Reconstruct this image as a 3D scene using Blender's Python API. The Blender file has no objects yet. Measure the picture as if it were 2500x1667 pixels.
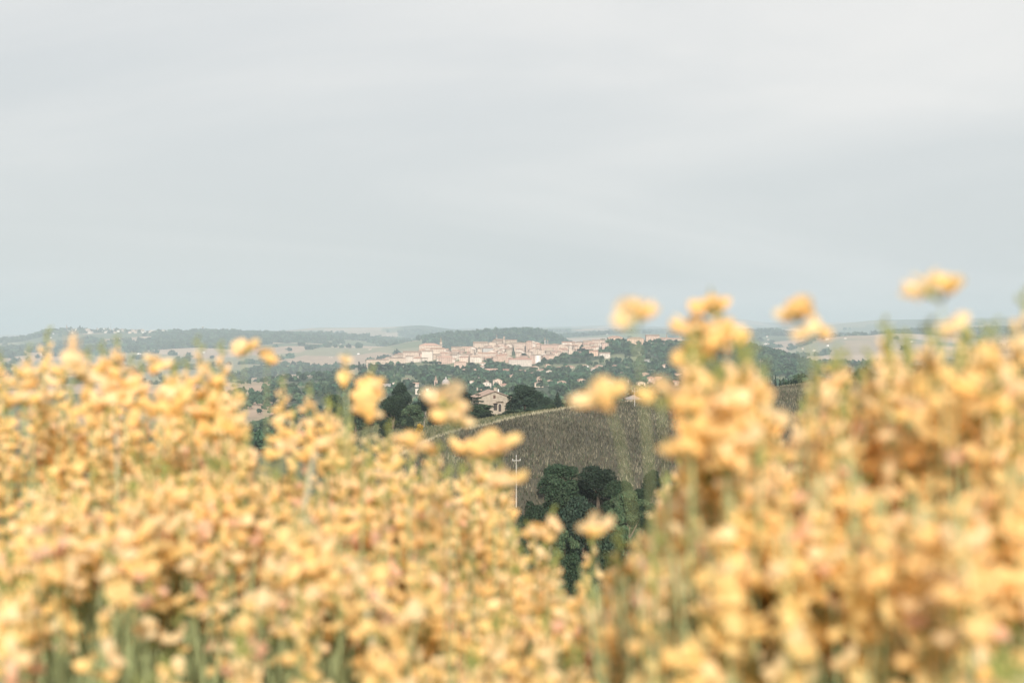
import bpy, math, random
import numpy as np
from mathutils import Vector, Matrix

# ------------------------------------------------------------------ camera, sky, sun, exposure
sc = bpy.context.scene
R = math.radians
CAMZ = 1.6
FPX = 2500 / 36 * 50            # focal length in photo pixels
cam_d = bpy.data.cameras.new('camera')
cam_d.lens = 50; cam_d.sensor_width = 36
cam_d.clip_start = 0.05; cam_d.clip_end = 80000
cam_d.dof.use_dof = True; cam_d.dof.focus_distance = 520; cam_d.dof.aperture_fstop = 4.3
cam_d.dof.aperture_blades = 0
cam = bpy.data.objects.new('camera', cam_d); sc.collection.objects.link(cam)
cam.location = (0, 0, CAMZ); cam.rotation_euler = (R(90), 0, 0)
sc.camera = cam

SUN_EL, SUN_AZ = 30, 174        # azimuth clockwise from the view direction (+Y), seen from above
world = bpy.data.worlds.new('World'); sc.world = world; world.use_nodes = True
wn, wl = world.node_tree.nodes, world.node_tree.links
wn.clear()
w_out = wn.new('ShaderNodeOutputWorld'); w_bg = wn.new('ShaderNodeBackground'); w_bg.inputs[1].default_value = 0.1
w_sky = wn.new('ShaderNodeTexSky'); w_sky.sky_type = 'NISHITA'; w_sky.sun_disc = False
w_sky.sun_elevation = R(SUN_EL); w_sky.sun_rotation = R(SUN_AZ); w_sky.dust_density = 4.0
w_tc = wn.new('ShaderNodeTexCoord')
w_sep = wn.new('ShaderNodeSeparateXYZ'); wl.new(w_tc.outputs['Generated'], w_sep.inputs[0])
w_add = wn.new('ShaderNodeMath'); w_add.operation = 'ADD'; w_add.inputs[1].default_value = 0.26
w_abs = wn.new('ShaderNodeMath'); w_abs.operation = 'ABSOLUTE'
wl.new(w_sep.outputs['Z'], w_abs.inputs[0]); wl.new(w_abs.outputs[0], w_add.inputs[0])
w_dx = wn.new('ShaderNodeMath'); w_dx.operation = 'DIVIDE'; w_dy = wn.new('ShaderNodeMath'); w_dy.operation = 'DIVIDE'
wl.new(w_sep.outputs['X'], w_dx.inputs[0]); wl.new(w_add.outputs[0], w_dx.inputs[1])
wl.new(w_sep.outputs['Y'], w_dy.inputs[0]); wl.new(w_add.outputs[0], w_dy.inputs[1])
w_cmb = wn.new('ShaderNodeCombineXYZ'); wl.new(w_dx.outputs[0], w_cmb.inputs[0]); wl.new(w_dy.outputs[0], w_cmb.inputs[1])
w_map = wn.new('ShaderNodeMapping'); w_map.inputs['Scale'].default_value = (0.5, 1.0, 1)
w_map.inputs['Rotation'].default_value = (0, 0, R(-14)); w_map.inputs['Location'].default_value = (7.7, 3.1, 0)
wl.new(w_cmb.outputs[0], w_map.inputs[0])
w_noise = wn.new('ShaderNodeTexNoise'); w_noise.inputs['Scale'].default_value = 1.1
w_noise.inputs['Detail'].default_value = 7; w_noise.inputs['Roughness'].default_value = 0.5
w_noise.inputs['Distortion'].default_value = 0.7
wl.new(w_map.outputs[0], w_noise.inputs[0])
w_ramp = wn.new('ShaderNodeMapRange'); w_ramp.interpolation_type = 'SMOOTHSTEP'
w_ramp.inputs['From Min'].default_value = 0.30; w_ramp.inputs['From Max'].default_value = 0.78
wl.new(w_noise.outputs[0], w_ramp.inputs['Value'])
w_veil = wn.new('ShaderNodeMix'); w_veil.data_type = 'RGBA'; w_veil.inputs[0].default_value = 0.88
w_veil.inputs[7].default_value = (5.46, 5.53, 5.53, 1)       # thin even stratus veil
wl.new(w_sky.outputs[0], w_veil.inputs[6])
w_cl = wn.new('ShaderNodeMix'); w_cl.data_type = 'RGBA'; w_cl.inputs[7].default_value = (6.95, 6.78, 6.6, 1)
wl.new(w_ramp.outputs[0], w_cl.inputs[0]); wl.new(w_veil.outputs[2], w_cl.inputs[6])
wl.new(w_cl.outputs[2], w_bg.inputs[0]); wl.new(w_bg.outputs[0], w_out.inputs[0])

sun_d = bpy.data.lights.new('sun', 'SUN'); sun_d.energy = 5.0; sun_d.angle = R(3.0); sun_d.color = (1.0, 0.93, 0.82)
sun = bpy.data.objects.new('sun', sun_d); sc.collection.objects.link(sun)
sdir = Vector((math.sin(R(SUN_AZ)) * math.cos(R(SUN_EL)), math.cos(R(SUN_AZ)) * math.cos(R(SUN_EL)), math.sin(R(SUN_EL))))
sun.rotation_euler = (-sdir).to_track_quat('-Z', 'Y').to_euler()
sc.view_settings.view_transform = 'Standard'; sc.view_settings.look = 'None'
sc.view_settings.exposure = 0.44; sc.view_settings.gamma = 1.0
sc.cycles.use_denoising = True
sc.cycles.max_bounces = 9; sc.cycles.diffuse_bounces = 5; sc.cycles.transmission_bounces = 7
sc.cycles.volume_bounces = 1; sc.cycles.transparent_max_bounces = 4
sc.cycles.use_adaptive_sampling = False

# ------------------------------------------------------------------ small helpers
rng = np.random.default_rng(11); random.seed(11)
COL = sc.collection

def link(o, parent=None):
    COL.objects.link(o)
    if parent is not None: o.parent = parent
    return o
def tag(o, label=None, cat=None, group=None, kind=None):
    if label: o['label'] = label
    if cat: o['category'] = cat
    if group: o['group'] = group
    if kind: o['kind'] = kind
    return o
def empty(name, loc=(0, 0, 0), rz=0, label=None, cat=None, group=None):
    o = bpy.data.objects.new(name, None); link(o); o.location = loc; o.rotation_euler = (0, 0, rz)
    o.empty_display_size = 0.2
    return tag(o, label, cat, group)

def np_mesh(name, V, F, mats, col=None, midx=None, smooth=False):
    me = bpy.data.meshes.new(name)
    V = np.asarray(V, dtype=np.float32).reshape(-1, 3); F = np.asarray(F, dtype=np.int32)
    k = F.shape[1]
    me.vertices.add(len(V)); me.vertices.foreach_set('co', V.ravel())
    me.loops.add(F.size); me.loops.foreach_set('vertex_index', F.ravel())
    me.polygons.add(len(F)); me.polygons.foreach_set('loop_start', np.arange(len(F), dtype=np.int32) * k)
    if midx is not None: me.polygons.foreach_set('material_index', np.asarray(midx, dtype=np.int32))
    me.polygons.foreach_set('use_smooth', np.full(len(F), smooth, dtype=bool))
    for m in mats: me.materials.append(m)
    if col is not None:
        a = me.color_attributes.new('Col', 'FLOAT_COLOR', 'POINT')
        c = np.ones((len(V), 4), dtype=np.float32); c[:, :col.shape[1]] = col
        a.data.foreach_set('color', c.ravel())
    me.update(calc_edges=True)
    return me

class MB:                                   # a mesh builder: boxes, tubes, lathes, prisms with a material slot each
    def __init__(s): s.v = []; s.f = []; s.m = []
    def add(s, vs, fs, m=0):
        b = len(s.v); s.v += [tuple(v) for v in vs]
        s.f += [tuple(i + b for i in f) for f in fs]; s.m += [m] * len(fs)
    def box(s, x0, x1, y0, y1, z0, z1, m=0, rot=None, org=(0, 0, 0)):
        vs = [Vector((x, y, z)) for z in (z0, z1) for x, y in ((x0, y0), (x1, y0), (x1, y1), (x0, y1))]
        if rot is not None: vs = [rot @ v + Vector(org) for v in vs]
        s.add(vs, [(0, 3, 2, 1), (4, 5, 6, 7), (0, 1, 5, 4), (1, 2, 6, 5), (2, 3, 7, 6), (3, 0, 4, 7)], m)
    def tube(s, pts, rad, n=6, m=0, cap=True):
        pts = [Vector(p) for p in pts]; vs = []
        for i, p in enumerate(pts):
            t = (pts[min(i + 1, len(pts) - 1)] - pts[max(i - 1, 0)])
            t = t.normalized() if t.length > 1e-9 else Vector((0, 0, 1))
            u = t.cross(Vector((0, 1, 0)) if abs(t.y) < 0.9 else Vector((1, 0, 0))).normalized(); w = t.cross(u)
            r = rad[i] if hasattr(rad, '__len__') else rad
            for k in range(n):
                a = 2 * math.pi * k / n; vs.append(p + u * (math.cos(a) * r) + w * (math.sin(a) * r))
        fs = []
        for i in range(len(pts) - 1):
            for k in range(n):
                a, b = i * n + k, i * n + (k + 1) % n
                fs.append((a, b, b + n, a + n))
        if cap: fs += [tuple(range(n))[::-1], tuple(range((len(pts) - 1) * n, len(pts) * n))]
        s.add(vs, fs, m)
    def lathe(s, prof, n=12, m=0, c=(0, 0)):
        vs = []; fs = []
        for r, z in prof:
            for k in range(n):
                a = 2 * math.pi * (k + 0.5) / n; vs.append((c[0] + r * math.cos(a), c[1] + r * math.sin(a), z))
        for i in range(len(prof) - 1):
            for k in range(n):
                a, b = i * n + k, i * n + (k + 1) % n
                fs.append((a, b, b + n, a + n))
        fs.append(tuple(range(n))[::-1]); fs.append(tuple(range((len(prof) - 1) * n, len(prof) * n)))
        s.add(vs, fs, m)
    def mesh(s, name, mats, smooth=False):
        me = bpy.data.meshes.new(name); me.from_pydata(s.v, [], s.f)
        for m in mats: me.materials.append(m)
        me.polygons.foreach_set('material_index', s.m)
        me.polygons.foreach_set('use_smooth', [smooth] * len(s.f)); me.update()
        return me
    def build(s, name, mats, parent=None, smooth=False):
        return link(bpy.data.objects.new(name, s.mesh(name, mats, smooth)), parent)

# ------------------------------------------------------------------ materials
def mat(name, col, rough=0.85, noise=None, amt=0.25, attr=False, transl=0.0, bump=0.0, objrand=0.0, spec=0.2):
    m = bpy.data.materials.new(name); m.use_nodes = True
    n, l = m.node_tree.nodes, m.node_tree.links; n.clear()
    out = n.new('ShaderNodeOutputMaterial'); b = n.new('ShaderNodeBsdfPrincipled')
    b.inputs['Roughness'].default_value = rough; b.inputs['Specular IOR Level'].default_value = spec
    rgb = n.new('ShaderNodeRGB'); rgb.outputs[0].default_value = (*col, 1); src = rgb.outputs[0]
    def mul(a, bsock=None, val=None):
        x = n.new('ShaderNodeMix'); x.data_type = 'RGBA'; x.blend_type = 'MULTIPLY'; x.inputs[0].default_value = 1
        l.new(a, x.inputs[6])
        if bsock: l.new(bsock, x.inputs[7])
        return x.outputs[2]
    if attr:
        a = n.new('ShaderNodeAttribute'); a.attribute_name = 'Col'; src = mul(src, a.outputs['Color'])
    if noise:
        tc = n.new('ShaderNodeNewGeometry'); t = n.new('ShaderNodeTexNoise'); t.inputs['Scale'].default_value = noise
        t.inputs['Detail'].default_value = 5; t.inputs['Roughness'].default_value = 0.65
        l.new(tc.outputs['Position'], t.inputs[0])
        r = n.new('ShaderNodeMapRange'); r.inputs['From Min'].default_value = 0.3; r.inputs['From Max'].default_value = 0.7
        r.inputs['To Min'].default_value = 1 - amt; r.inputs['To Max'].default_value = 1 + amt
        l.new(t.outputs[0], r.inputs['Value'])
        c = n.new('ShaderNodeCombineColor')
        for i in range(3): l.new(r.outputs[0], c.inputs[i])
        src = mul(src, c.outputs[0])
        if bump:
            bp = n.new('ShaderNodeBump'); bp.inputs['Strength'].default_value = bump
            l.new(t.outputs[0], bp.inputs['Height']); l.new(bp.outputs[0], b.inputs['Normal'])
    if objrand:
        oi = n.new('ShaderNodeObjectInfo'); h = n.new('ShaderNodeHueSaturation')
        r1 = n.new('ShaderNodeMapRange'); r1.inputs['To Min'].default_value = 1 - objrand; r1.inputs['To Max'].default_value = 1 + objrand
        l.new(oi.outputs['Random'], r1.inputs['Value']); l.new(r1.outputs[0], h.inputs['Value'])
        r2 = n.new('ShaderNodeMath'); r2.operation = 'MULTIPLY_ADD'; r2.inputs[1].default_value = objrand * 0.12; r2.inputs[2].default_value = 0.5 - objrand * 0.06
        fr = n.new('ShaderNodeMath'); fr.operation = 'FRACT'; f7 = n.new('ShaderNodeMath'); f7.operation = 'MULTIPLY'; f7.inputs[1].default_value = 7.31
        l.new(oi.outputs['Random'], f7.inputs[0]); l.new(f7.outputs[0], fr.inputs[0]); l.new(fr.outputs[0], r2.inputs[0]); l.new(r2.outputs[0], h.inputs['Hue'])
        l.new(src, h.inputs['Color']); src = h.outputs[0]
    l.new(src, b.inputs['Base Color'])
    if transl:
        tr = n.new('ShaderNodeBsdfTranslucent'); l.new(src, tr.inputs['Color'])
        mx = n.new('ShaderNodeMixShader'); mx.inputs[0].default_value = transl
        l.new(b.outputs[0], mx.inputs[1]); l.new(tr.outputs[0], mx.inputs[2]); l.new(mx.outputs[0], out.inputs[0])
    else:
        l.new(b.outputs[0], out.inputs[0])
    return m

M = {}
M['ground'] = mat('ground_cover', (1, 1, 1), 0.95, noise=0.04, amt=0.18, attr=True)
M['grass'] = mat('dry_grass', (1, 1, 1), 0.9, attr=True, transl=0.25)
M['leaf'] = mat('oak_leaf', (0.034, 0.06, 0.033), 0.7, attr=True, transl=0.25, objrand=0.34)
M['leaf_light'] = mat('acacia_leaf', (0.066, 0.102, 0.054), 0.7, attr=True, transl=0.25, objrand=0.15)
M['leaf_dark'] = mat('holm_oak_leaf', (0.026, 0.045, 0.029), 0.7, attr=True, transl=0.2, objrand=0.28)
M['needle'] = mat('conifer_needle', (0.022, 0.036, 0.025), 0.8, attr=True, transl=0.1, objrand=0.2)
M['bark'] = mat('bark', (0.13, 0.10, 0.075), 0.95, noise=3, amt=0.4)
M['bare'] = mat('bare_branch', (0.3, 0.27, 0.23), 0.95, noise=3, amt=0.2)
WALLS = [mat('plaster_' + k, c, 0.9, noise=0.25, amt=0.16, objrand=0.1) for k, c in (
    ('cream', (0.49, 0.39, 0.32)), ('brick_rose', (0.45, 0.325, 0.265)), ('pale', (0.54, 0.47, 0.41)),
    ('tan', (0.42, 0.34, 0.275)), ('salmon', (0.55, 0.39, 0.30)), ('white', (0.72, 0.70, 0.67)), ('grey', (0.40, 0.38, 0.36)))]
ROOFS = [mat('roof_' + k, c, 0.9, noise=0.5, amt=0.25, objrand=0.12) for k, c in (
    ('terracotta', (0.31, 0.18, 0.13)), ('weathered', (0.25, 0.18, 0.14)), ('rose', (0.36, 0.235, 0.18)), ('grey', (0.24, 0.225, 0.215)))]
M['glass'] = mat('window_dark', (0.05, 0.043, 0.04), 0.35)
M['shutter'] = mat('brown_shutter', (0.10, 0.055, 0.04), 0.7, noise=8, amt=0.2)
M['lead'] = mat('dome_lead', (0.34, 0.31, 0.30), 0.7, noise=0.6, amt=0.2)
M['pole'] = mat('weathered_concrete', (0.36, 0.345, 0.32), 0.9, noise=2, amt=0.15)
M['ceramic'] = mat('grey_ceramic', (0.45, 0.45, 0.44), 0.4)

# ------------------------------------------------------------------ noise and terrain
def _hash(ix, iy, s):
    h = (ix.astype(np.int64) * 374761393 + iy.astype(np.int64) * 668265263 + s * 982451653) & 0xffffffff
    h = ((h ^ (h >> 13)) * 1274126177) & 0xffffffff
    h = ((h ^ (h >> 16)) * 2246822519) & 0xffffffff
    return ((h ^ (h >> 15)) & 0xffffff) / float(0xffffff)
def vnoise(x, y, s=0):
    ix, iy = np.floor(x), np.floor(y); fx, fy = x - ix, y - iy
    fx = fx * fx * (3 - 2 * fx); fy = fy * fy * (3 - 2 * fy)
    a = _hash(ix, iy, s); b = _hash(ix + 1, iy, s); c = _hash(ix, iy + 1, s); d = _hash(ix + 1, iy + 1, s)
    return (a * (1 - fx) + b * fx) * (1 - fy) + (c * (1 - fx) + d * fx) * fy
def fbm(x, y, s=0, o=4):
    t = 0; a = 0.5
    for k in range(o):
        t = t + a * vnoise(x, y, s + k); x = x * 2.03 + 11.7; y = y * 2.03 + 5.3; a *= 0.5
    return t / (1 - 0.5 ** o)

ROWS_Z = [   # depth, height relative to the camera at photo columns
    (0.6, [(0, -1.6)]), (2, [(0, -1.6)]), (5, [(0, -1.75)]), (9, [(0, -2.6)]), (20, [(0, -7)]), (50, [(0, -16)]), (100, [(0, -28)]),
    (160, [(0, -37)]), (205, [(0, -38.5)]), (235, [(600, -40), (1000, -35), (1400, -33), (2500, -31)]),
    (258, [(600, -38), (900, -34.5), (1100, -30), (1250, -27.8), (1500, -27.3), (1800, -27), (2500, -25)]),
    (300, [(600, -37), (900, -30.5), (1100, -26.2), (1300, -24.2), (1500, -23.6), (1800, -22), (2500, -21)]),
    (350, [(600, -37), (900, -27.8), (1000, -25.2), (1080, -23), (1230, -21.6), (1440, -20.4), (1700, -19), (2000, -17.8), (2500, -17.4)]),
    (400, [(600, -39), (900, -28.3), (1000, -26.8), (1080, -24.9), (1150, -22.9), (1230, -21), (1440, -18.2), (1700, -16.8), (2000, -15.7), (2500, -15.2)]),
    (450, [(600, -41), (900, -29), (1000, -27.5), (1150, -25), (1230, -24), (1440, -21.5), (1600, -18.3), (1700, -16.9), (2000, -14.8), (2500, -14)]),
    (500, [(600, -43), (900, -30), (1000, -28), (1150, -25.3), (1230, -25.5), (1440, -26), (1700, -19.8), (2000, -14.5), (2500, -13.9)]),
    (600, [(600, -50), (1000, -36), (1230, -34), (1440, -36), (1700, -30), (2000, -24), (2500, -22)]),
    (900, [(600, -68), (1200, -58), (2500, -56)]), (1300, [(600, -75), (1200, -68), (2500, -62)])]
ROWS_Y = [   # depth, photo row of the ground at photo columns
    (1800, [(600, 965), (900, 955), (1250, 952), (1700, 945), (2000, 950), (2500, 960)]),
    (2200, [(0, 965), (600, 948), (900, 930), (1250, 928), (1500, 925), (1700, 915), (1850, 910), (2000, 925), (2500, 940)]),
    (2600, [(0, 950), (600, 935), (800, 915), (900, 907), (1130, 903), (1280, 905), (1500, 893), (1700, 880), (1850, 885), (1960, 905), (2100, 905), (2250, 900), (2500, 920)]),
    (2850, [(0, 945), (700, 932), (800, 915), (880, 900), (1000, 889), (1130, 878), (1250, 870), (1400, 868), (1500, 860), (1700, 860), (1850, 868), (1960, 892), (2100, 895), (2500, 915)]),
    (3100, [(0, 940), (650, 950), (750, 935), (830, 912), (890, 897), (950, 885), (1000, 866), (1060, 854), (1130, 858), (1215, 841), (1290, 843), (1400, 846), (1500, 837), (1640, 839), (1720, 842), (1780, 838), (1850, 850), (1900, 862), (1960, 880), (2050, 900), (2200, 905), (2500, 910)]),
    (3400, [(0, 935), (650, 948), (850, 930), (950, 905), (1100, 880), (1300, 872), (1500, 865), (1700, 865), (1850, 885), (1960, 905), (2500, 900)]),
    (4200, [(0, 915), (500, 925), (850, 915), (950, 905), (1200, 900), (1700, 900), (2000, 890), (2200, 880), (2500, 880)]),
    (5200, [(0, 895), (300, 895), (500, 890), (700, 885), (850, 880), (950, 862), (1000, 868), (1200, 880), (1500, 880), (1900, 880), (2050, 862), (2200, 850), (2500, 852)]),
    (6200, [(0, 870), (250, 868), (500, 862), (700, 850), (850, 853), (950, 848), (1000, 835), (1050, 827), (1100, 819), (1200, 811), (1280, 808), (1325, 810), (1365, 825), (1400, 850), (1500, 860), (1900, 850), (1960, 838), (2050, 819), (2100, 816), (2200, 822), (2300, 832), (2500, 838)]),
    (7200, [(0, 858), (250, 845), (500, 838), (700, 832), (850, 838), (1000, 850), (1600, 850), (1800, 835), (1900, 830), (1980, 825), (2100, 830), (2150, 816), (2250, 809), (2350, 813), (2450, 807), (2500, 809)]),
    (9000, [(-200, 838), (0, 833), (60, 828), (110, 811), (150, 806), (300, 808), (440, 810), (520, 809), (600, 814), (700, 817), (780, 818), (860, 822), (950, 829), (1050, 832), (1200, 835), (1450, 817), (1500, 814), (1600, 817), (1800, 814), (1880, 810), (1950, 817), (2200, 820), (2500, 814)]),
    (10500, [(0, 845), (1250, 835), (2500, 825)]),
    (13000, [(0, 838), (600, 817), (780, 802), (850, 803), (950, 801), (1030, 794), (1080, 801), (1150, 806), (1300, 801), (1500, 803), (1700, 807), (1850, 801), (2000, 796), (2130, 784), (2250, 782), (2500, 779)]),
    (16000, [(0, 830), (1250, 815), (2500, 808)]),
    (20000, [(0, 824), (700, 814), (1000, 806), (1300, 799), (1500, 796), (1650, 797), (1740, 786), (1790, 776), (1850, 787), (2000, 791), (2300, 780), (2500, 771), (2900, 772)]),
    (27500, [(0, 818), (2500, 810)])]
XG = np.arange(-1600, 4101, 10.0)
def _row(pts, smooth):
    y = np.interp(XG, [p[0] for p in pts], [p[1] for p in pts])
    k = np.exp(-0.5 * (np.arange(-8, 9) / smooth) ** 2); k /= k.sum()
    return np.convolve(np.pad(y, 8, mode='edge'), k, 'valid')
RD = []; RZ = []
for d, pts in ROWS_Z: RD.append(d); RZ.append(_row(pts, 3.5))
for d, pts in ROWS_Y: RD.append(d); RZ.append(-(_row(pts, 1.6 if d > 2500 else 3.0) - 833.5) / FPX * d)
RD = np.array(RD); RZ = np.array(RZ); LD = np.log(RD)
# monotone cubic (Fritsch-Carlson) slopes along depth
H = np.diff(LD)[:, None]; DEL = np.diff(RZ, axis=0) / H
SL = np.zeros_like(RZ)
w1 = 2 * H[1:] + H[:-1]; w2 = H[1:] + 2 * H[:-1]; same = DEL[:-1] * DEL[1:] > 0
with np.errstate(divide='ignore', invalid='ignore'):
    hm = (w1 + w2) / (w1 / DEL[:-1] + w2 / DEL[1:])
SL[1:-1] = np.where(same, hm, 0); SL[0] = DEL[0]; SL[-1] = DEL[-1]

def terrain(x, y):
    x = np.atleast_1d(np.asarray(x, float)); y = np.atleast_1d(np.asarray(y, float))
    a = np.arctan2(x, y); r = np.hypot(x, y)
    d = np.clip(r * np.maximum(np.cos(a), 0.5), RD[0], RD[-1] * 0.9999)
    X = 1250 + FPX * np.tan(np.clip(a, -0.66, 0.66))
    fi = np.clip((X - XG[0]) / 10.0, 0, len(XG) - 1.001); i = fi.astype(int); u = fi - i
    ld = np.log(d); k = np.clip(np.searchsorted(LD, ld, side='right') - 1, 0, len(LD) - 2)
    g = lambda A, kk: A[kk, i] * (1 - u) + A[kk, i + 1] * u
    h = LD[k + 1] - LD[k]; t = (ld - LD[k]) / h
    z = (g(RZ, k) * (1 + 2 * t) * (1 - t) ** 2 + g(SL, k) * h * t * (1 - t) ** 2
         + g(RZ, k + 1) * t * t * (3 - 2 * t) + g(SL, k + 1) * h * t * t * (t - 1))
    amp = np.interp(d, [0, 10, 230, 260, 550, 700, 2500, 3400, 4500, 9000, 20000], [0.02, 0.1, 0.8, 0.35, 0.35, 1.5, 2.0, 3, 11, 16, 50])
    wl_ = np.interp(d, [0, 50, 230, 260, 550, 700, 2500, 4500, 9000, 20000], [3, 8, 25, 18, 18, 60, 120, 420, 700, 1600])
    # fixed wavelengths blended by distance keep the surface continuous
    n = np.zeros_like(z)
    for wv in (4, 20, 110, 480, 1500):
        wgt = np.exp(-((np.log(wl_) - math.log(wv)) / 0.75) ** 2)
        n += wgt * (fbm(x / wv + 7.1, y / wv + 3.3, int(wv), 3) - 0.5) * 2
    return CAMZ + z + amp * n * 0.8
def gz(x, y): return float(terrain(x, y)[0])
def px(X, Y, d): return Vector(((X - 1250) / FPX * d, d, CAMZ - (Y - 833.5) / FPX * d))
def rowof(z, d): return 833.5 - (z - CAMZ) / d * FPX
def hit(X, Y, d0, d1):
    """depth at which the ground at photo column X reaches photo row Y"""
    ds = np.linspace(d0, d1, 90); zz = terrain((X - 1250) / FPX * ds, ds)
    ys = 833.5 - (zz - CAMZ) / ds * FPX
    ok = np.where(ys <= Y)[0]
    return float(ds[ok[0]]) if len(ok) else float(ds[np.argmin(ys)])

# field boundary (crest of the dry grass field), photo column -> depth of the crest
def crest(X): return np.interp(X, [850, 960, 1080, 1230, 1440, 1600, 1700, 1950, 2500], [300, 326, 352, 385, 408, 440, 455, 505, 550])
def wood_mask(x, y):
    d = y; X = 1250 + x / np.maximum(y, 1) * FPX
    n = fbm(x / 620 + 31, y / 900 + 17, 91, 4)
    b = np.interp(d, [3300, 4200, 5500, 6500, 9000, 14000], [0.05, -0.16, -0.13, -0.06, -0.03, -0.03])
    b = np.where((X < 900) & (d < 5200), np.minimum(b, -0.2), b)
    b = np.where((X < 950) & (d > 5500) & (d < 8300), b - 0.06, b)
    b = b + 0.3 * np.exp(-((X - 1190) / 190) ** 2 - ((d - 6000) / 900) ** 2)
    b = b + 0.25 * np.exp(-((X - 2330) / 190) ** 2 - ((d - 7300) / 700) ** 2)
    b = b + 0.12 * np.exp(-((X - 600) / 200) ** 2 - ((d - 8700) / 500) ** 2)
    b = b - 0.2 * np.exp(-((X - 2100) / 200) ** 2 - ((d - 5600) / 900) ** 2)
    b = b - 0.22 * np.exp(-((X - 920) / 90) ** 2 - ((d - 5300) / 700) ** 2)
    return n + b
def fields(x, y):
    """field id colour and nearness to a field edge, from a jittered cell pattern"""
    wx = x + 90 * (fbm(x / 400, y / 400, 5, 2) - 0.5) * 2; wy = y + 160 * (fbm(x / 400, y / 400, 9, 2) - 0.5) * 2
    cw, ch = 420.0, 620.0
    gx, gy = wx / cw, wy / ch; ix, iy = np.floor(gx), np.floor(gy)
    d1 = np.full(gx.shape, 9.0); d2 = np.full(gx.shape, 9.0); idv = np.zeros(gx.shape)
    for ox in (-1, 0, 1):
        for oy in (-1, 0, 1):
            cx, cy = ix + ox, iy + oy
            qx = cx + _hash(cx, cy, 1); qy = cy + _hash(cx, cy, 2)
            dd = np.hypot(gx - qx, gy - qy); v = _hash(cx, cy, 3)
            nw = dd < d1
            d2 = np.where(nw, d1, np.minimum(d2, dd)); idv = np.where(nw, v, idv); d1 = np.where(nw, dd, d1)
    return idv, d2 - d1
PAL = 0.87 * np.array([(0.40, 0.295, 0.215), (0.44, 0.335, 0.25), (0.36, 0.275, 0.185), (0.25, 0.235, 0.15), (0.16, 0.18, 0.105), (0.115, 0.14, 0.08), (0.085, 0.11, 0.06)])

def cover(x, y):
    d = np.hypot(x, y); X = 1250 + x / np.maximum(y, 1) * FPX
    n1 = fbm(x / 9, y / 9, 41, 3)[:, None]; n2 = fbm(x / 60, y / 60, 43, 3)[:, None]
    c = np.array((0.20, 0.185, 0.10)) * (0.7 + 0.6 * n2)                        # slope under the camera: rough grass
    # mid field of dry grass
    fld = (y > 236) & (y < crest(X)) & (X > 820)
    dry = np.array((0.066, 0.061, 0.043)) * (0.72 + 0.56 * n2)
    c = np.where(fld[:, None], dry, c)
    verge = (y > crest(X) - 3) & (y < crest(X) + 6) & (X > 820)
    c = np.where(verge[:, None], np.array((0.25, 0.225, 0.15)), c)
    beyond = (y >= crest(X) + 6) & (d < 600)
    c = np.where(beyond[:, None], np.array((0.10, 0.108, 0.06)) * (0.7 + 0.6 * n1), c)
    # wooded slopes round the hill town
    t = np.clip((d - 560) / 60, 0, 1)[:, None]
    mead = np.clip((fbm(x / 130 + 3, y / 260, 61, 3) - 0.62) / 0.03, 0, 1)[:, None]
    slope = np.array((0.05, 0.066, 0.038)) * (1 - mead) + np.array((0.16, 0.17, 0.10)) * mead
    c = c * (1 - t) + slope * t
    # farmland beyond
    idv, edge = fields(x, y)
    q = np.interp(d, [3300, 5600, 7500, 12000], [0.8, 0.75, 1.0, 1.0])
    sel = np.clip((idv * q * len(PAL)).astype(int), 0, len(PAL) - 1)
    fcol = PAL[sel] * (0.86 + 0.28 * fbm(x / 200, y / 200, 71, 3)[:, None])
    wm = np.clip((wood_mask(x, y) - 0.50) / 0.012, 0, 1)[:, None]
    fcol = fcol * (1 - wm) + np.array((0.05, 0.068, 0.04)) * wm
    t = np.clip((d - 3250) / 120, 0, 1)[:, None]
    t = np.maximum(t, (np.clip((900 - X) / 60, 0, 1) * np.clip((d - 2500) / 200, 0, 1))[:, None])
    t = np.maximum(t, (np.clip((720 - X) / 60, 0, 1) * np.clip((d - 1250) / 200, 0, 1))[:, None])
    t = np.maximum(t, (np.clip((X - 1985) / 40, 0, 1) * np.clip((d - 3150) / 100, 0, 1))[:, None])
    return c * (1 - t) + fcol * t

az = np.concatenate([np.linspace(-180, -36, 30), np.linspace(-34, -29.5, 10), np.arange(-29, 29.01, 0.085), np.linspace(29.5, 34, 10), np.linspace(36, 180, 30)[:-1]])
rr = np.concatenate([np.geomspace(0.6, 236, 70), np.linspace(238, 545, 130), np.geomspace(552, 2380, 60), np.linspace(2400, 3480, 90),
                     np.geomspace(3500, 9900, 200), np.geomspace(10000, 27000, 60)])
A, RR = np.meshgrid(np.radians(az), rr)
gxv, gyv = (RR * np.sin(A)).ravel(), (RR * np.cos(A)).ravel()
gzv = np.concatenate([terrain(gxv[i:i + 60000], gyv[i:i + 60000]) for i in range(0, len(gxv), 60000)])
gcol = np.concatenate([cover(gxv[i:i + 60000], gyv[i:i + 60000]) for i in range(0, len(gxv), 60000)])
na, nr = len(az), len(rr)
i0 = np.arange(nr - 1)[:, None] * na; j = np.arange(na)[None, :]; jn = (j + 1) % na
quads = np.stack([i0 + j, i0 + j + na, i0 + jn + na, i0 + jn], -1).reshape(-1, 4)
GV = np.stack([gxv, gyv, gzv], -1)
c0 = len(GV); GV = np.vstack([GV, [[0, 0, 0.0]]]); gcol = np.vstack([gcol, gcol[:1]])
cap = np.array([[c0, k, (k + 1) % na, (k + 1) % na] for k in range(na)])
g_me = np_mesh('ground', GV, quads, [M['ground']], gcol, smooth=True)
ground = link(bpy.data.objects.new('ground', g_me)); tag(ground, kind='structure')
GZ_LOW = float(GV[:, 2].min()); GZ_HIGH = float(GV[:, 2].max())

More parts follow.
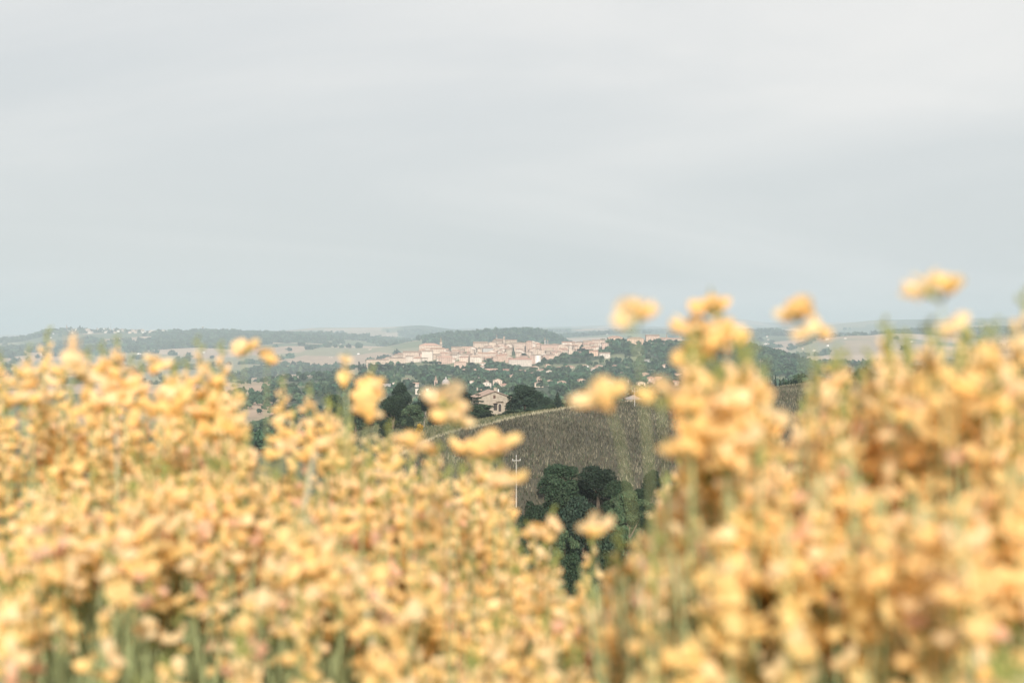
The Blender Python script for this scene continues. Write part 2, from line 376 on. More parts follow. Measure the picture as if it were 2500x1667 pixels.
# ------------------------------------------------------------------ the air
hz = bpy.data.materials.new('haze_air'); hz.use_nodes = True
hn = hz.node_tree.nodes; hn.clear(); ho = hn.new('ShaderNodeOutputMaterial'); hv = hn.new('ShaderNodeVolumePrincipled')
hv.inputs['Color'].default_value = (0.585, 0.70, 0.79, 1); hv.inputs['Density'].default_value = 1.12e-4; hv.inputs['Anisotropy'].default_value = 0.0
hz.node_tree.links.new(hv.outputs[0], ho.inputs['Volume'])
b = MB(); b.box(-29000, 29000, -29000, 29000, GZ_LOW - 1.5, GZ_HIGH + 30)
tag(b.build('haze', [hz]), 'pale blue haze hanging over the whole valley', 'haze', kind='stuff')

# ------------------------------------------------------------------ dry grass on the mid field
def blades(n_try, xs, ys, hgt, wid, cols, jit=0.35):
    n = len(xs); z = terrain(xs, ys) - 0.05
    V = np.zeros((n, 3, 3)); a = rng.uniform(-0.5, 0.5, n)
    dx = np.cos(a) * wid / 2; dy = np.sin(a) * wid / 2; lx = rng.normal(0, jit, n) * hgt; ly = rng.normal(0, jit, n) * hgt
    V[:, 0] = np.stack([xs - dx, ys - dy, z], -1); V[:, 1] = np.stack([xs + dx, ys + dy, z], -1)
    V[:, 2] = np.stack([xs + lx, ys + ly, z + hgt], -1)
    return V.reshape(-1, 3), np.repeat(cols, 3, axis=0)
N = 150000
ys = rng.uniform(242, 560, N); Xs = rng.uniform(820, 2560, N); xs = (Xs - 1250) / FPX * ys
keep = (ys < crest(Xs) + 3) & (rng.random(N) < ys / 560)
xs, ys, Xs = xs[keep], ys[keep], Xs[keep]
patch = fbm(xs / 6, ys / 14, 81, 3); n = len(xs)
base = np.array([(0.142, 0.13, 0.092), (0.083, 0.077, 0.055), (0.054, 0.051, 0.036), (0.16, 0.147, 0.105), (0.06, 0.068, 0.043), (0.085, 0.071, 0.052)])
ci = np.clip((patch * 1.3 - 0.3 + rng.random(n) * 0.6) * 5, 0, 5).astype(int); ci = (ci * 7 + rng.integers(0, 3, n)) % 6
cols = base[ci] * rng.uniform(0.75, 1.2, n)[:, None] * (0.42 + 1.2 * fbm(xs / 13, ys / 34, 83, 3))[:, None]
cols *= np.where((np.sin(xs * 0.95 + ys * 0.33) > 0.55)[:, None], 1.22, 0.97)      # drill rows
edge = np.abs(ys - crest(Xs)) < 3.5
cols[edge] = np.array((0.33, 0.30, 0.21)) * rng.uniform(0.8, 1.15, edge.sum())[:, None]
V, C = blades(0, xs, ys, rng.uniform(0.45, 1.05, n), rng.uniform(0.14, 0.34, n), cols, 0.28)
dg = link(bpy.data.objects.new('dry_grass', np_mesh('dry_grass', V, np.arange(len(V)).reshape(-1, 3), [M['grass']], C)))
tag(dg, 'tall dry brown grass covering the hillside field', 'grass', kind='stuff')
# rough green grass beyond the crest and under the wood
N = 26000
ys = rng.uniform(330, 560, N); Xs = rng.uniform(780, 1480, N); xs = (Xs - 1250) / FPX * ys
keep = (ys > crest(Xs) + 4); xs, ys = xs[keep], ys[keep]; n = len(xs)
base = np.array([(0.09, 0.10, 0.055), (0.14, 0.135, 0.075), (0.065, 0.08, 0.04), (0.18, 0.165, 0.1)])
V, C = blades(0, xs, ys, rng.uniform(0.3, 0.7, n), rng.uniform(0.2, 0.4, n), base[rng.integers(0, 4, n)] * rng.uniform(0.8, 1.2, n)[:, None])
gg = link(bpy.data.objects.new('meadow_grass', np_mesh('meadow_grass', V, np.arange(len(V)).reshape(-1, 3), [M['grass']], C)))
tag(gg, 'rough green grass round the farmhouse', 'grass', kind='stuff')

# ------------------------------------------------------------------ trees
def leaf_cloud(cs, rs, n, size, seed, zmin=-0.6, shell=(0.72, 1.08), tint=(0.7, 1.35), flat=0.0):
    g = np.random.default_rng(seed); cs = np.asarray(cs, float); rs = np.asarray(rs, float)
    if rs.ndim == 1: rs = np.repeat(rs[:, None], 3, 1)
    w = rs.mean(1) ** 2; bi = g.choice(len(cs), n, p=w / w.sum())
    dv = g.normal(size=(n, 3)); dv /= np.linalg.norm(dv, axis=1)[:, None]
    lowm = dv[:, 2] < zmin; dv[lowm, 2] *= -1
    p = cs[bi] + dv * rs[bi] * g.uniform(*shell, n)[:, None]
    nm = dv + 0.75 * g.normal(size=(n, 3)); nm[:, 2] += flat
    nm /= np.linalg.norm(nm, axis=1)[:, None]
    t = np.cross(nm, g.normal(size=(n, 3))); t /= np.linalg.norm(t, axis=1)[:, None] + 1e-9; bt = np.cross(nm, t)
    s = (size * g.uniform(0.6, 1.3, n))[:, None]
    V = np.stack([p - t * s, p - bt * s * 0.55, p + t * s, p + bt * s * 0.55], 1)
    bt_tint = g.uniform(0.85, 1.15, len(cs))[bi]
    c = (bt_tint * g.uniform(*tint, n))[:, None, None] * np.ones((1, 4, 3)); c[..., 0] *= g.uniform(0.85, 1.2, n)[:, None]
    return V.reshape(-1, 3), c.reshape(-1, 3)
def crown_mesh(name, parts, m):
    V = np.vstack([p[0] for p in parts]); C = np.vstack([p[1] for p in parts])
    return np_mesh(name, V, np.arange(len(V)).reshape(-1, 4), [m], C)

# unit trees: total height 1, crown width about 1 (scaled per tree)
def oak_crown(seed, n, size, m, squash=1.0, z0=0.07):
    g = np.random.default_rng(seed); cs = []; rs = []
    for k in range(17):
        a = g.uniform(0, 2 * math.pi); h = g.uniform(0, 1)
        rad = 0.36 * math.sqrt(max(0.05, 1 - (h * 1.05 - 0.32) ** 2 / 0.62)) * g.uniform(0.72, 1.08)
        cs.append((rad * math.cos(a), rad * math.sin(a), z0 + 0.12 + h * (0.72 - z0))); r = g.uniform(0.11, 0.2)
        rs.append((r, r, r * 0.8 * squash))
    for k in range(4):
        cs.append((g.uniform(-.12, .12), g.uniform(-.12, .12), g.uniform(0.4, 0.8))); rs.append((0.24, 0.24, 0.19))
    return crown_mesh('crown', [leaf_cloud(cs, rs, n, size, seed + 1)], m)
def trunk_mesh(seed, z1=0.55, r0=0.035, m=None, n=6):
    g = random.Random(seed); b = MB()
    b.tube([(0, 0, -0.06), (0.01, 0, 0.12), (g.uniform(-.03, .03), g.uniform(-.03, .03), 0.32), (g.uniform(-.05, .05), 0.02, z1)], [r0 * 1.25, r0, r0 * 0.7, r0 * 0.35], n)
    for k in range(5):
        a = k * 1.3 + g.uniform(0, 1); z = g.uniform(0.2, 0.4); L = g.uniform(0.2, 0.32)
        b.tube([(0.01, 0, z), (math.cos(a) * L * 0.5, math.sin(a) * L * 0.5, z + 0.12), (math.cos(a) * L, math.sin(a) * L, z + 0.24)], [r0 * 0.5, r0 * 0.35, r0 * 0.15], 5)
    return b.mesh('trunk', [m or M['bark']])
def layered_crown(seed, n, size, m):
    g = np.random.default_rng(seed); cs = []; rs = []
    for k in range(26):
        a = g.uniform(0, 2 * math.pi); h = g.uniform(0.2, 0.93); rad = 0.42 * math.sqrt(max(0.04, 1 - ((h - 0.45) / 0.55) ** 2)) * g.uniform(0.4, 1.05)
        cs.append((rad * math.cos(a), rad * math.sin(a), h)); r = g.uniform(0.1, 0.17); rs.append((r, r, r * 0.38))
    return crown_mesh('crown', [leaf_cloud(cs, rs, n, size, seed + 1, zmin=-0.3, flat=0.8)], m)
def conifer_crown(seed, n, size, m, tiers=11, droop=0.35, gap=1.0, wid=0.5):
    g = np.random.default_rng(seed); cs = []; rs = []
    for k in range(tiers):
        h = 0.1 + 0.86 * k / (tiers - 1); rad = wid * (1 - h) ** 0.85 + 0.02
        nb = max(3, int(9 * rad / wid) + 2)
        for q in range(nb):
            a = 2 * math.pi * q / nb + g.uniform(-.3, .3) + k
            for f in (0.35, 0.7, 1.0):
                rr_ = rad * f * g.uniform(0.8, 1.12)
                cs.append((rr_ * math.cos(a), rr_ * math.sin(a), h - droop * 0.12 * f)); q_ = 0.075 * (0.5 + rad / wid) * gap; rs.append((q_, q_, q_ * 0.42))
    return crown_mesh('crown', [leaf_cloud(cs, rs, n, size, seed + 1, zmin=-0.8, flat=0.5)], m)
def cypress_crown(seed, n, size, m):
    cs = [(0, 0, h) for h in np.linspace(0.1, 0.93, 9)]; rs = [(r, r, 0.1) for r in (0.3, 0.42, 0.48, 0.5, 0.48, 0.42, 0.34, 0.24, 0.12)]
    return crown_mesh('crown', [leaf_cloud(cs, rs, n, size, seed, shell=(0.7, 1.05))], m)
def pine_crown(seed, n, size, m):
    g = np.random.default_rng(seed); cs = []; rs = []
    for k in range(14):
        a = g.uniform(0, 6.28); q = 0.36 * math.sqrt(g.uniform(0, 1)); cs.append((q * math.cos(a), q * math.sin(a), 0.8 - 0.5 * q * q + g.uniform(-.04, .05))); rs.append((0.16, 0.16, 0.085))
    return crown_mesh('crown', [leaf_cloud(cs, rs, n, size, seed, flat=0.6)], m)

NEAR = {'oak': [oak_crown(100 + k, 9500, 0.023, M['leaf']) for k in range(4)],
        'holm': [oak_crown(120 + k, 9500, 0.023, M['leaf_dark']) for k in range(3)],
        'light': [layered_crown(140 + k, 9500, 0.023, M['leaf_light']) for k in range(2)],
        'pale': [oak_crown(150 + k, 4200, 0.034, M['leaf_light'], z0=0.05) for k in range(2)],
        'bush': [oak_crown(160 + k, 3000, 0.045, M['leaf'], z0=-0.02) for k in range(3)],
        'darkbush': [oak_crown(170 + k, 3000, 0.045, M['leaf_dark'], z0=-0.02) for k in range(2)],
        'cedar': [conifer_crown(180, 3600, 0.030, M['needle'], tiers=8, gap=0.75, droop=0.1)],
        'fir': [conifer_crown(190, 4200, 0.034, M['needle'], tiers=13, wid=0.48), conifer_crown(191, 4200, 0.034, M['leaf'], tiers=12, wid=0.5)],
        'cypress': [cypress_crown(200 + k, 900, 0.06, M['needle']) for k in range(2)]}
FAR = {'oak': [oak_crown(300 + k, 420, 0.095, M['leaf']) for k in range(4)], 'holm': [oak_crown(310 + k, 420, 0.095, M['leaf_dark']) for k in range(2)],
       'light': [oak_crown(320 + k, 420, 0.095, M['leaf_light']) for k in range(2)], 'cypress': [cypress_crown(330, 160, 0.12, M['needle'])],
       'pine': [pine_crown(340 + k, 300, 0.085, M['leaf_dark']) for k in range(2)], 'fir': [conifer_crown(350, 260, 0.10, M['needle'], tiers=7)]}
TRUNK = [trunk_mesh(k) for k in range(3)]; TRUNK_BUSH = [trunk_mesh(9, 0.4, 0.02)]; TRUNK_PINE = [trunk_mesh(12, 0.78, 0.022)]
TRUNK_THIN = MB(); TRUNK_THIN.tube([(0, 0, -0.06), (0, 0, 0.5), (0, 0, 0.95)], [0.04, 0.03, 0.006], 6); TRUNK_THIN = [TRUNK_THIN.mesh('trunk', [M['bark']])]
TCOUNT = 0
def put_tree(name, lib, kind, x, y, h, w, label, cat='tree', group=None, zoff=0.0):
    global TCOUNT; TCOUNT += 1
    me = lib[kind][TCOUNT % len(lib[kind])]
    root = empty(name, (x, y, gz(x, y) + zoff), random.uniform(0, 6.28), label, cat, group)
    tm = TRUNK_THIN if kind in ('cypress', 'fir', 'cedar') else TRUNK_BUSH if 'bush' in kind else TRUNK_PINE if kind == 'pine' else TRUNK
    for nm, m_ in (('trunk', tm[TCOUNT % len(tm)]), ('crown', me)):
        o = link(bpy.data.objects.new(nm, m_), root); o.scale = (w, w, h)
    return root
def tree_px(name, kind, X, Ytop, wpx, d, label, cat='tree', lib=NEAR, group=None):
    x = (X - 1250) / FPX * d; z = gz(x, d); top = CAMZ - (Ytop - 833.5) / FPX * d
    h = max(top - z, 1.0); return put_tree(name, lib, kind, x, d, h / 0.97, wpx / FPX * d * 1.02, label, cat, group)

# the wood in the hollow
for a in [
    ('oak_tree', 'oak', 1370, 1130, 118, 254, 'dark green oak at the top left of the wood below the brown field'),
    ('holm_oak', 'holm', 1462, 1133, 136, 248, 'darkest broad oak at the top right of the wood below the brown field'),
    ('oak_tree', 'oak', 1372, 1170, 132, 230, 'mid green oak in the left centre of the wood, in front of the topmost oaks'),
    ('oak_tree', 'oak', 1305, 1218, 86, 224, 'low rounded tree on the left edge of the wood in the hollow'),
    ('oak_tree', 'holm', 1424, 1205, 138, 217, 'dull green tree in the middle of the wood in the hollow'),
    ('acacia_tree', 'light', 1535, 1196, 128, 222, 'bright green feathery acacia on the right side of the wood'),
    ('acacia_tree', 'light', 1503, 1232, 96, 206, 'bright green acacia standing just in front of the larger feathery one'),
    ('acacia_tree', 'light', 1378, 1290, 84, 190, 'small bright green tree lowest in the gap between the flowers'),
    ('oak_tree', 'oak', 1512, 1168, 92, 240, 'mid green oak at the right shoulder of the wood'),
    ('oak_tree', 'oak', 1565, 1192, 78, 236, 'rounded oak right of the bright feathery acacia'),
    ('holm_oak', 'darkbush', 1593, 1148, 52, 252, 'small dark round tree at the edge of the brown field, right of the leaning stem'),
    ('oak_tree', 'oak', 1650, 1216, 66, 226, 'dark tree half hidden by flowers right of the wood'),
    ('holm_oak', 'holm', 1305, 1285, 96, 198, 'very dark tree low on the left of the flower gap'),
    ('holm_oak', 'holm', 1478, 1285, 120, 192, 'shadowy dark tree low in the right of the flower gap'),
    ('oak_tree', 'oak', 1392, 1352, 110, 178, 'dark tree at the bottom of the gap between the flowers'),
    ('oak_tree', 'oak', 1570, 1290, 100, 190, 'dark oak behind the flower spikes on the right of the hollow'),
    ('oak_tree', 'oak', 1255, 1292, 90, 205, 'dark oak glimpsed between flowers on the left of the hollow')]:
    tree_px(a[0], a[1], a[2], a[3], a[4], a[5], a[6])
# round the farmhouse
for a in [
    ('oak_tree', 'holm', 978, 934, 76, 478, 'tall dark oak standing left of the farmhouse'),
    ('oak_tree', 'oak', 960, 966, 92, 458, 'broad mid green oak in front of the tall dark oak'),
    ('shrub_tree', 'pale', 1008, 986, 60, 446, 'pale green small tree right of the broad oak'),
    ('oak_tree', 'holm', 868, 944, 46, 486, 'dark oak left of the tall flower spike'),
    ('oak_tree', 'oak', 820, 962, 60, 500, 'dark tree behind flowers furthest left of the farmhouse trees'),
    ('oak_tree', 'holm', 1048, 955, 64, 522, 'dark tree behind the fir left of the farmhouse'),
    ('holm_oak', 'holm', 1113, 944, 92, 516, 'wide dark tree touching the left wall of the farmhouse'),
    ('fir_tree', 'fir', 1061, 970, 32, 452, 'dark fir standing left of the farmhouse'),
    ('fir_tree', 'fir', 1132, 978, 30, 468, 'small fir against the left corner of the farmhouse'),
    ('oak_tree', 'holm', 1280, 939, 106, 484, 'large dark round oak touching the right side of the farmhouse'),
    ('fir_tree', 'fir', 1361, 956, 32, 474, 'blackish pointed conifer right of the large round oak'),
    ('fir_tree', 'fir', 1393, 962, 40, 446, 'lighter green cone shaped fir at the field edge'),
    ('oak_tree', 'oak', 1428, 946, 44, 520, 'dark tree behind the flower cluster right of the firs'),
    ('oak_tree', 'holm', 1330, 962, 44, 500, 'dull tree between the large round oak and the blackish conifer')]:
    tree_px(*a)
for a in [
    ('shrub', 'bush', 1176, 986, 80, 462, 'large leafy shrub covering the foot of the farmhouse front', 'shrub'),
    ('shrub', 'darkbush', 1188, 1008, 46, 448, 'dark low shrub below the farmhouse front', 'shrub'),
    ('shrub', 'bush', 1148, 1003, 44, 455, 'green shrub at the foot of the farmhouse left wall', 'shrub'),
    ('shrub', 'bush', 1250, 1001, 62, 456, 'spreading green shrub right of the farmhouse corner', 'shrub'),
    ('shrub', 'darkbush', 1234, 1017, 34, 432, 'dark round shrub on the crest right of the farmhouse', 'shrub'),
    ('shrub', 'bush', 1305, 996, 60, 452, 'hedge like shrub under the large round oak', 'shrub'),
    ('shrub', 'bush', 1345, 985, 36, 455, 'brownish green shrub left of the cone shaped fir', 'shrub'),
    ('shrub', 'darkbush', 1002, 1017, 26, 402, 'dark upright shrub in the grass left of the crest', 'shrub'),
    ('shrub', 'darkbush', 936, 1015, 30, 410, 'dark shrub beside the tall flower spike', 'shrub'),
    ('shrub', 'bush', 1420, 976, 40, 450, 'green shrub at the right end of the fir row', 'shrub'),
    ('shrub', 'bush', 1100, 1000, 50, 460, 'leafy shrub between the two firs', 'shrub')]:
    tree_px(*a)

# cedar with open tiers in front of the farmhouse
tree_px('cedar_tree', 'cedar', 1168, 954, 42, 470, 'open layered cedar in front of the farmhouse wall')
# bare pale tree
bt = empty('bare_tree', ((1035 - 1250) / FPX * 450, 450, gz((1035 - 1250) / FPX * 450, 450)), 0, 'pale leafless tree standing left of the dark fir', 'tree')
b = MB(); g = random.Random(5)
b.tube([(0, 0, -0.3), (0.1, 0, 1.5), (0, 0.1, 3.2)], [0.14, 0.11, 0.07], 6)
tr_ = b.build('trunk', [M['bare']], bt)
b = MB()
for k in range(16):
    a = g.uniform(0, 6.28); z = g.uniform(1.2, 3.2); L = g.uniform(0.9, 1.9)
    p1 = Vector((math.cos(a) * L * 0.5, math.sin(a) * L * 0.5, z + 0.9)); p2 = Vector((math.cos(a) * L * 0.8, math.sin(a) * L * 0.8, z + 2.0))
    b.tube([(0.05, 0, z), p1, p2], [0.05, 0.035, 0.012], 4)
    for q in range(3): b.tube([p1, p1 + Vector((g.uniform(-.6, .6), g.uniform(-.6, .6), g.uniform(.4, 1)))], [0.025, 0.008], 4)
b.build('branches', [M['bare']], bt)
# flowering broom bush by the crest
M['broom_far'] = mat('yellow_bush_leaf', (0.34, 0.23, 0.045), 0.7, attr=True, transl=0.2)
yb = oak_crown(610, 1600, 0.05, M['broom_far'], z0=-0.02)
NEAR['yellowbush'] = [yb]
tree_px('flowering_bush', 'yellowbush', 1024, 1032, 22, 398, 'yellowish flowering bush in the grass left of the crest', 'bush')

# ------------------------------------------------------------------ buildings
def roof_gable(b, w, d, h, rise, ov=0.4, m=0, th=0.18):
    x, y = w / 2 + ov, d / 2 + ov; e = h - rise * ov / (w / 2)
    for s in (-1, 1):
        vs = [(s * x, -y, e), (0, -y, h + rise), (0, y, h + rise), (s * x, y, e)]
        vs = vs + [(a, b_, c + th) for a, b_, c in vs]
        b.add(vs, [(0, 1, 2, 3), (4, 7, 6, 5), (0, 4, 5, 1), (1, 5, 6, 2), (2, 6, 7, 3), (3, 7, 4, 0)], m)
def roof_hip(b, w, d, h, rise, ov=0.5, m=0, th=0.2):
    x, y = w / 2 + ov, d / 2 + ov; k = min(x, y)
    if x >= y: r0, r1 = (-(x - k), 0), (x - k, 0)
    else: r0, r1 = (0, -(y - k)), (0, y - k)
    vs = [(-x, -y, h), (x, -y, h), (x, y, h), (-x, y, h), (-x, -y, h + th), (x, -y, h + th), (x, y, h + th), (-x, y, h + th), (*r0, h + rise + th), (*r1, h + rise + th)]
    if x >= y: top = [(4, 5, 9, 8), (6, 7, 8, 9), (5, 6, 9), (7, 4, 8)]
    else: top = [(5, 6, 9, 8), (7, 4, 8, 9), (4, 5, 8), (6, 7, 9)]
    b.add(vs, [(0, 3, 2, 1), (0, 1, 5, 4), (1, 2, 6, 5), (2, 3, 7, 6), (3, 0, 4, 7)] + top, m)
def wall_gable(b, w, d, z0, h, rise, m=0):
    x, y = w / 2, d / 2
    vs = [(-x, -y, z0), (x, -y, z0), (x, -y, h), (0, -y, h + rise), (-x, -y, h), (-x, y, z0), (x, y, z0), (x, y, h), (0, y, h + rise), (-x, y, h)]
    b.add(vs, [(0, 1, 2, 3, 4), (9, 8, 7, 6, 5), (1, 6, 7, 2), (5, 0, 4, 9), (2, 7, 8, 3), (3, 8, 9, 4), (5, 6, 1, 0)], m)
def add_windows(b, w, d, h, sx, floors, m=0, sz=(0.9, 1.5), front=True, skip=0.15, seed=0):
    g = random.Random(seed); fh = h / floors
    for fl in range(floors):
        z = fl * fh + fh * 0.36; nx = max(1, int(w / sx)); ny = max(1, int(d / sx))
        for k in range(nx):
            if g.random() < skip: continue
            cx = -w / 2 + (k + 0.5) * w / nx
            b.box(cx - sz[0] / 2, cx + sz[0] / 2, -d / 2 - 0.06, -d / 2 + 0.1, z, z + sz[1], m)
        for k in range(ny):
            cy = -d / 2 + (k + 0.5) * d / ny
            for s in (-1, 1):
                if g.random() < skip: continue
                b.box(s * w / 2 - 0.06, s * w / 2 + 0.06, cy - sz[0] / 2, cy + sz[0] / 2, z, z + sz[1], m)
PLACED = []
def house(name, x, y, w, d, h, label, cat='house', roof='gable', yaw=0.0, wi=0, ri=0, rise=None, floors=None, group=None, win=True, seed=1, z=None, chimney=False, ridge_x=False):
    z = gz(x, y) if z is None else z
    if ridge_x: w, d, yaw = d, w, yaw + math.pi / 2
    root = empty(name, (x, y, z), yaw, label, cat, group)
    rise = (w if roof == 'gable' else min(w, d)) * 0.17 if rise is None else rise
    b = MB()
    if roof == 'gable': wall_gable(b, w, d, -6, h, rise)
    else: b.box(-w / 2, w / 2, -d / 2, d / 2, -6, h)
    if roof == 'flat':
        for s in (-1, 1):
            b.box(-w / 2, w / 2, s * d / 2 - 0.15, s * d / 2 + 0.15, h + 0.002, h + 0.7); b.box(s * w / 2 - 0.15, s * w / 2 + 0.15, -d / 2 + .16, d / 2 - .16, h + 0.002, h + 0.7)
    b.build('wall', [WALLS[wi]], root)
    if roof != 'flat':
        b = MB(); (roof_gable if roof == 'gable' else roof_hip)(b, w, d, h + 0.03, rise)
        rf = b.build('roof', [ROOFS[ri]], root)
        if chimney:
            b = MB(); b.box(w * 0.15, w * 0.15 + 0.8, 0, 0.8, h, h + rise + 1.1); b.build('chimney', [WALLS[wi]], rf)
    if win:
        b = MB(); add_windows(b, w, d, h, 3.4, floors or max(1, round(h / 3.4)), seed=seed)
        if b.v: tag(b.build('windows', [M['glass']], root), kind='stuff')
    PLACED.append((x, y, max(w, d) * 0.62))
    return root
def house_px(name, X0, X1, Yb, Yt, label, d0=2450, d1=3250, depth=11, **k):
    Xc = (X0 + X1) / 2; d = hit(Xc, Yb, d0, d1); x = (Xc - 1250) / FPX * d
    w = (X1 - X0) / FPX * d; htot = (Yb - Yt) / FPX * d
    rt = k.get('roof', 'gable'); rx = k.get('ridge_x', False)
    rise = k.pop('rise', None)
    if rise is None: rise = 0 if rt == 'flat' else min(htot * 0.3, (depth if rx else w if rt == 'gable' else min(w, depth)) * 0.19)
    zb = CAMZ - (Yb - 833.5) / FPX * d
    return house(name, x, d + depth / 2, w, depth, max(htot - rise, 2.0), label, rise=rise, z=zb, seed=int(X0), **k)

# --- farmhouse
FD = 486.0; fx = (1199 - 1250) / FPX * FD
fh = empty('farmhouse', (fx, FD + 6.5, gz(fx, FD) - 0.4), R(10), 'old tan stone farmhouse with low gable and brown shutters among dark trees', 'farmhouse')
zf = fh.location.z; FW, FDp = 11.4, 14.0
eave = CAMZ - (970.5 - 833.5) / FPX * FD - zf; rise = 2.1
M['stone'] = mat('rubble_plaster', (0.31, 0.265, 0.215), 0.95, noise=1.4, amt=0.22, bump=0.3)
M['tile'] = mat('old_clay_tile', (0.27, 0.205, 0.175), 0.95, noise=2.5, amt=0.3)
b = MB(); wall_gable(b, FW, FDp, -3, eave, rise); fw = b.build('wall', [M['stone']], fh)
b = MB(); roof_gable(b, FW, FDp, eave + 0.04, rise, 0.55, th=0.16)
n_t = 26
for s in (-1, 1):                                   # tile rolls running down each slope
    for k in range(n_t):
        yy = -FDp / 2 - 0.5 + (FDp + 1.0) * (k + 0.5) / n_t
        b.tube([(s * 0.1, yy, eave + rise + 0.2), (s * (FW / 2 + 0.5), yy, eave - 0.0)], 0.11, 5)
frf = b.build('roof', [M['tile']], fh)
b = MB(); b.box(0.1, 1.2, -4.6, -3.7, eave + rise * 0.6, eave + rise + 1.15); b.box(0.0, 1.3, -4.7, -3.6, eave + rise + 1.16, eave + rise + 1.28)
b.build('chimney', [M['stone']], frf)
b = MB(); b.box(1.5, 1.9, -4.4, -4.0, eave + rise * 0.5, eave + rise + 0.75); b.build('chimney', [WALLS[5]], frf)
def fpt(X, Y): return (X - 1199) / FPX * (FD - 0.5) / math.cos(R(10)), CAMZ - (Y - 833.5) / FPX * (FD - 0.5) - zf
def f_window(X0, X1, Y0, Y1, side=False):
    if not side:
        x0, z1 = fpt(X0, Y0); x1, z0 = fpt(X1, Y1); yf = -FDp / 2
        b = MB(); b.box(x0, x1, yf - 0.03, yf + 0.1, z0, z1); wdw = b.build('window', [M['glass']], fh)
        b = MB(); b.box(x0 - 0.12, x1 + 0.12, yf - 0.14, yf + 0.05, z0 - 0.14, z0 - 0.02); b.build('sill', [WALLS[2]], wdw)
        xm = (x0 + x1) / 2
        for a0, a1 in ((x0 + 0.01, xm - 0.015), (xm + 0.015, x1 - 0.01)):
            b = MB(); b.box(a0, a1, yf - 0.075, yf - 0.032, z0 + 0.01, z1 - 0.01)
            for q in range(6):
                zq = z0 + 0.08 + (z1 - z0 - 0.16) * q / 5; b.box(a0 + 0.04, a1 - 0.04, yf - 0.095, yf - 0.076, zq - 0.03, zq + 0.03)
            b.build('shutter', [M['shutter']], wdw)
f_window(1195.7, 1201.2, 964.8, 973.2); f_window(1227.3, 1232.8, 983.5, 992.0)
# side windows on the left wall
for (y0, z0, z1) in ((5.0, 4.3, 4.95), (5.0, 1.7, 3.0), (1.2, 4.0, 4.9)):
    b = MB(); b.box(-FW / 2 - 0.04, -FW / 2 + 0.1, y0 - 0.45, y0 + 0.45, z0, z1); wdw = b.build('window', [M['glass']], fh)
    b = MB(); b.box(-FW / 2 - 0.12, -FW / 2 + 0.05, y0 - 0.55, y0 + 0.55, z0 - 0.12, z0 - 0.01); b.build('sill', [WALLS[2]], wdw)
# arched doorway and dark porch opening
def arch(b, xc, z0, zs, r, y0, y1, m=0):
    pr = [(xc - r, z0), (xc + r, z0), (xc + r, zs)] + [(xc + r * math.cos(a), zs + r * math.sin(a)) for a in np.linspace(0.3, math.pi - 0.3, 6)] + [(xc - r, zs)]
    n = len(pr); vs = [(p[0], y0, p[1]) for p in pr] + [(p[0], y1, p[1]) for p in pr]
    b.add(vs, [tuple(range(n)), tuple(range(2 * n - 1, n - 1, -1))] + [(i, i + n, (i + 1) % n + n, (i + 1) % n) for i in range(n)], m)
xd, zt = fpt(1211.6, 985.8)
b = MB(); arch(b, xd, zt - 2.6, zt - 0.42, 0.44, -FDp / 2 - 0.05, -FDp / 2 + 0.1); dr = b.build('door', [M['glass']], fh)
b = MB()
for k in range(9):
    a = math.pi * k / 8; b.box(-0.1, 0.1, -FDp / 2 - 0.09, -FDp / 2 - 0.0, 0.45, 0.62, rot=Matrix.Rotation(math.pi / 2 - a, 3, 'Y'), org=(xd, 0, zt - 0.42))
b.build('door_arch', [WALLS[2]], dr)
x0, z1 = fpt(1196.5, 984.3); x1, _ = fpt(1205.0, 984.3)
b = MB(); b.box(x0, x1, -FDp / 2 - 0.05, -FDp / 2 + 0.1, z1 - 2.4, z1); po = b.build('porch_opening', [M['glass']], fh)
b = MB(); b.box(x0 - 0.2, x1 + 0.2, -FDp / 2 - 0.7, -FDp / 2, z1 + 0.01, z1 + 0.12); b.build('canopy', [M['tile']], po)
# climbing plant on a bar above the door
vx, vz = fpt(1211, 981.5); fr = fh.matrix_basis.to_3x3()
cs = [(vx - 1.15 + 0.26 * k, -FDp / 2 - 0.12, vz - 0.25 + 0.35 * abs(math.sin(k * 1.7))) for k in range(10)]
vp = Matrix.Translation(fh.location) @ Matrix.Rotation(R(10), 4, 'Z')
cl = empty('climbing_plant', vp @ Vector((vx, -FDp / 2 - 0.12, vz - 0.45)), R(10), 'dark climbing plant trained along the wall above the farmhouse door', 'plant')
V, C = leaf_cloud([(c[0] - vx, 0.0, c[2] - vz + 0.45) for c in cs], [(0.2, 0.06, 0.2)] * 10, 260, 0.09, 77)
M['vine'] = mat('vine_leaf', (0.07, 0.05, 0.03), 0.8, attr=True)
link(bpy.data.objects.new('foliage', np_mesh('foliage', V, np.arange(len(V)).reshape(-1, 4), [M['vine']], C)), cl)
b = MB(); b.tube([(-1.3, 0, 0.05), (1.3, 0, 0.05)], 0.035, 5); b.build('support_bar', [M['shutter']], cl)

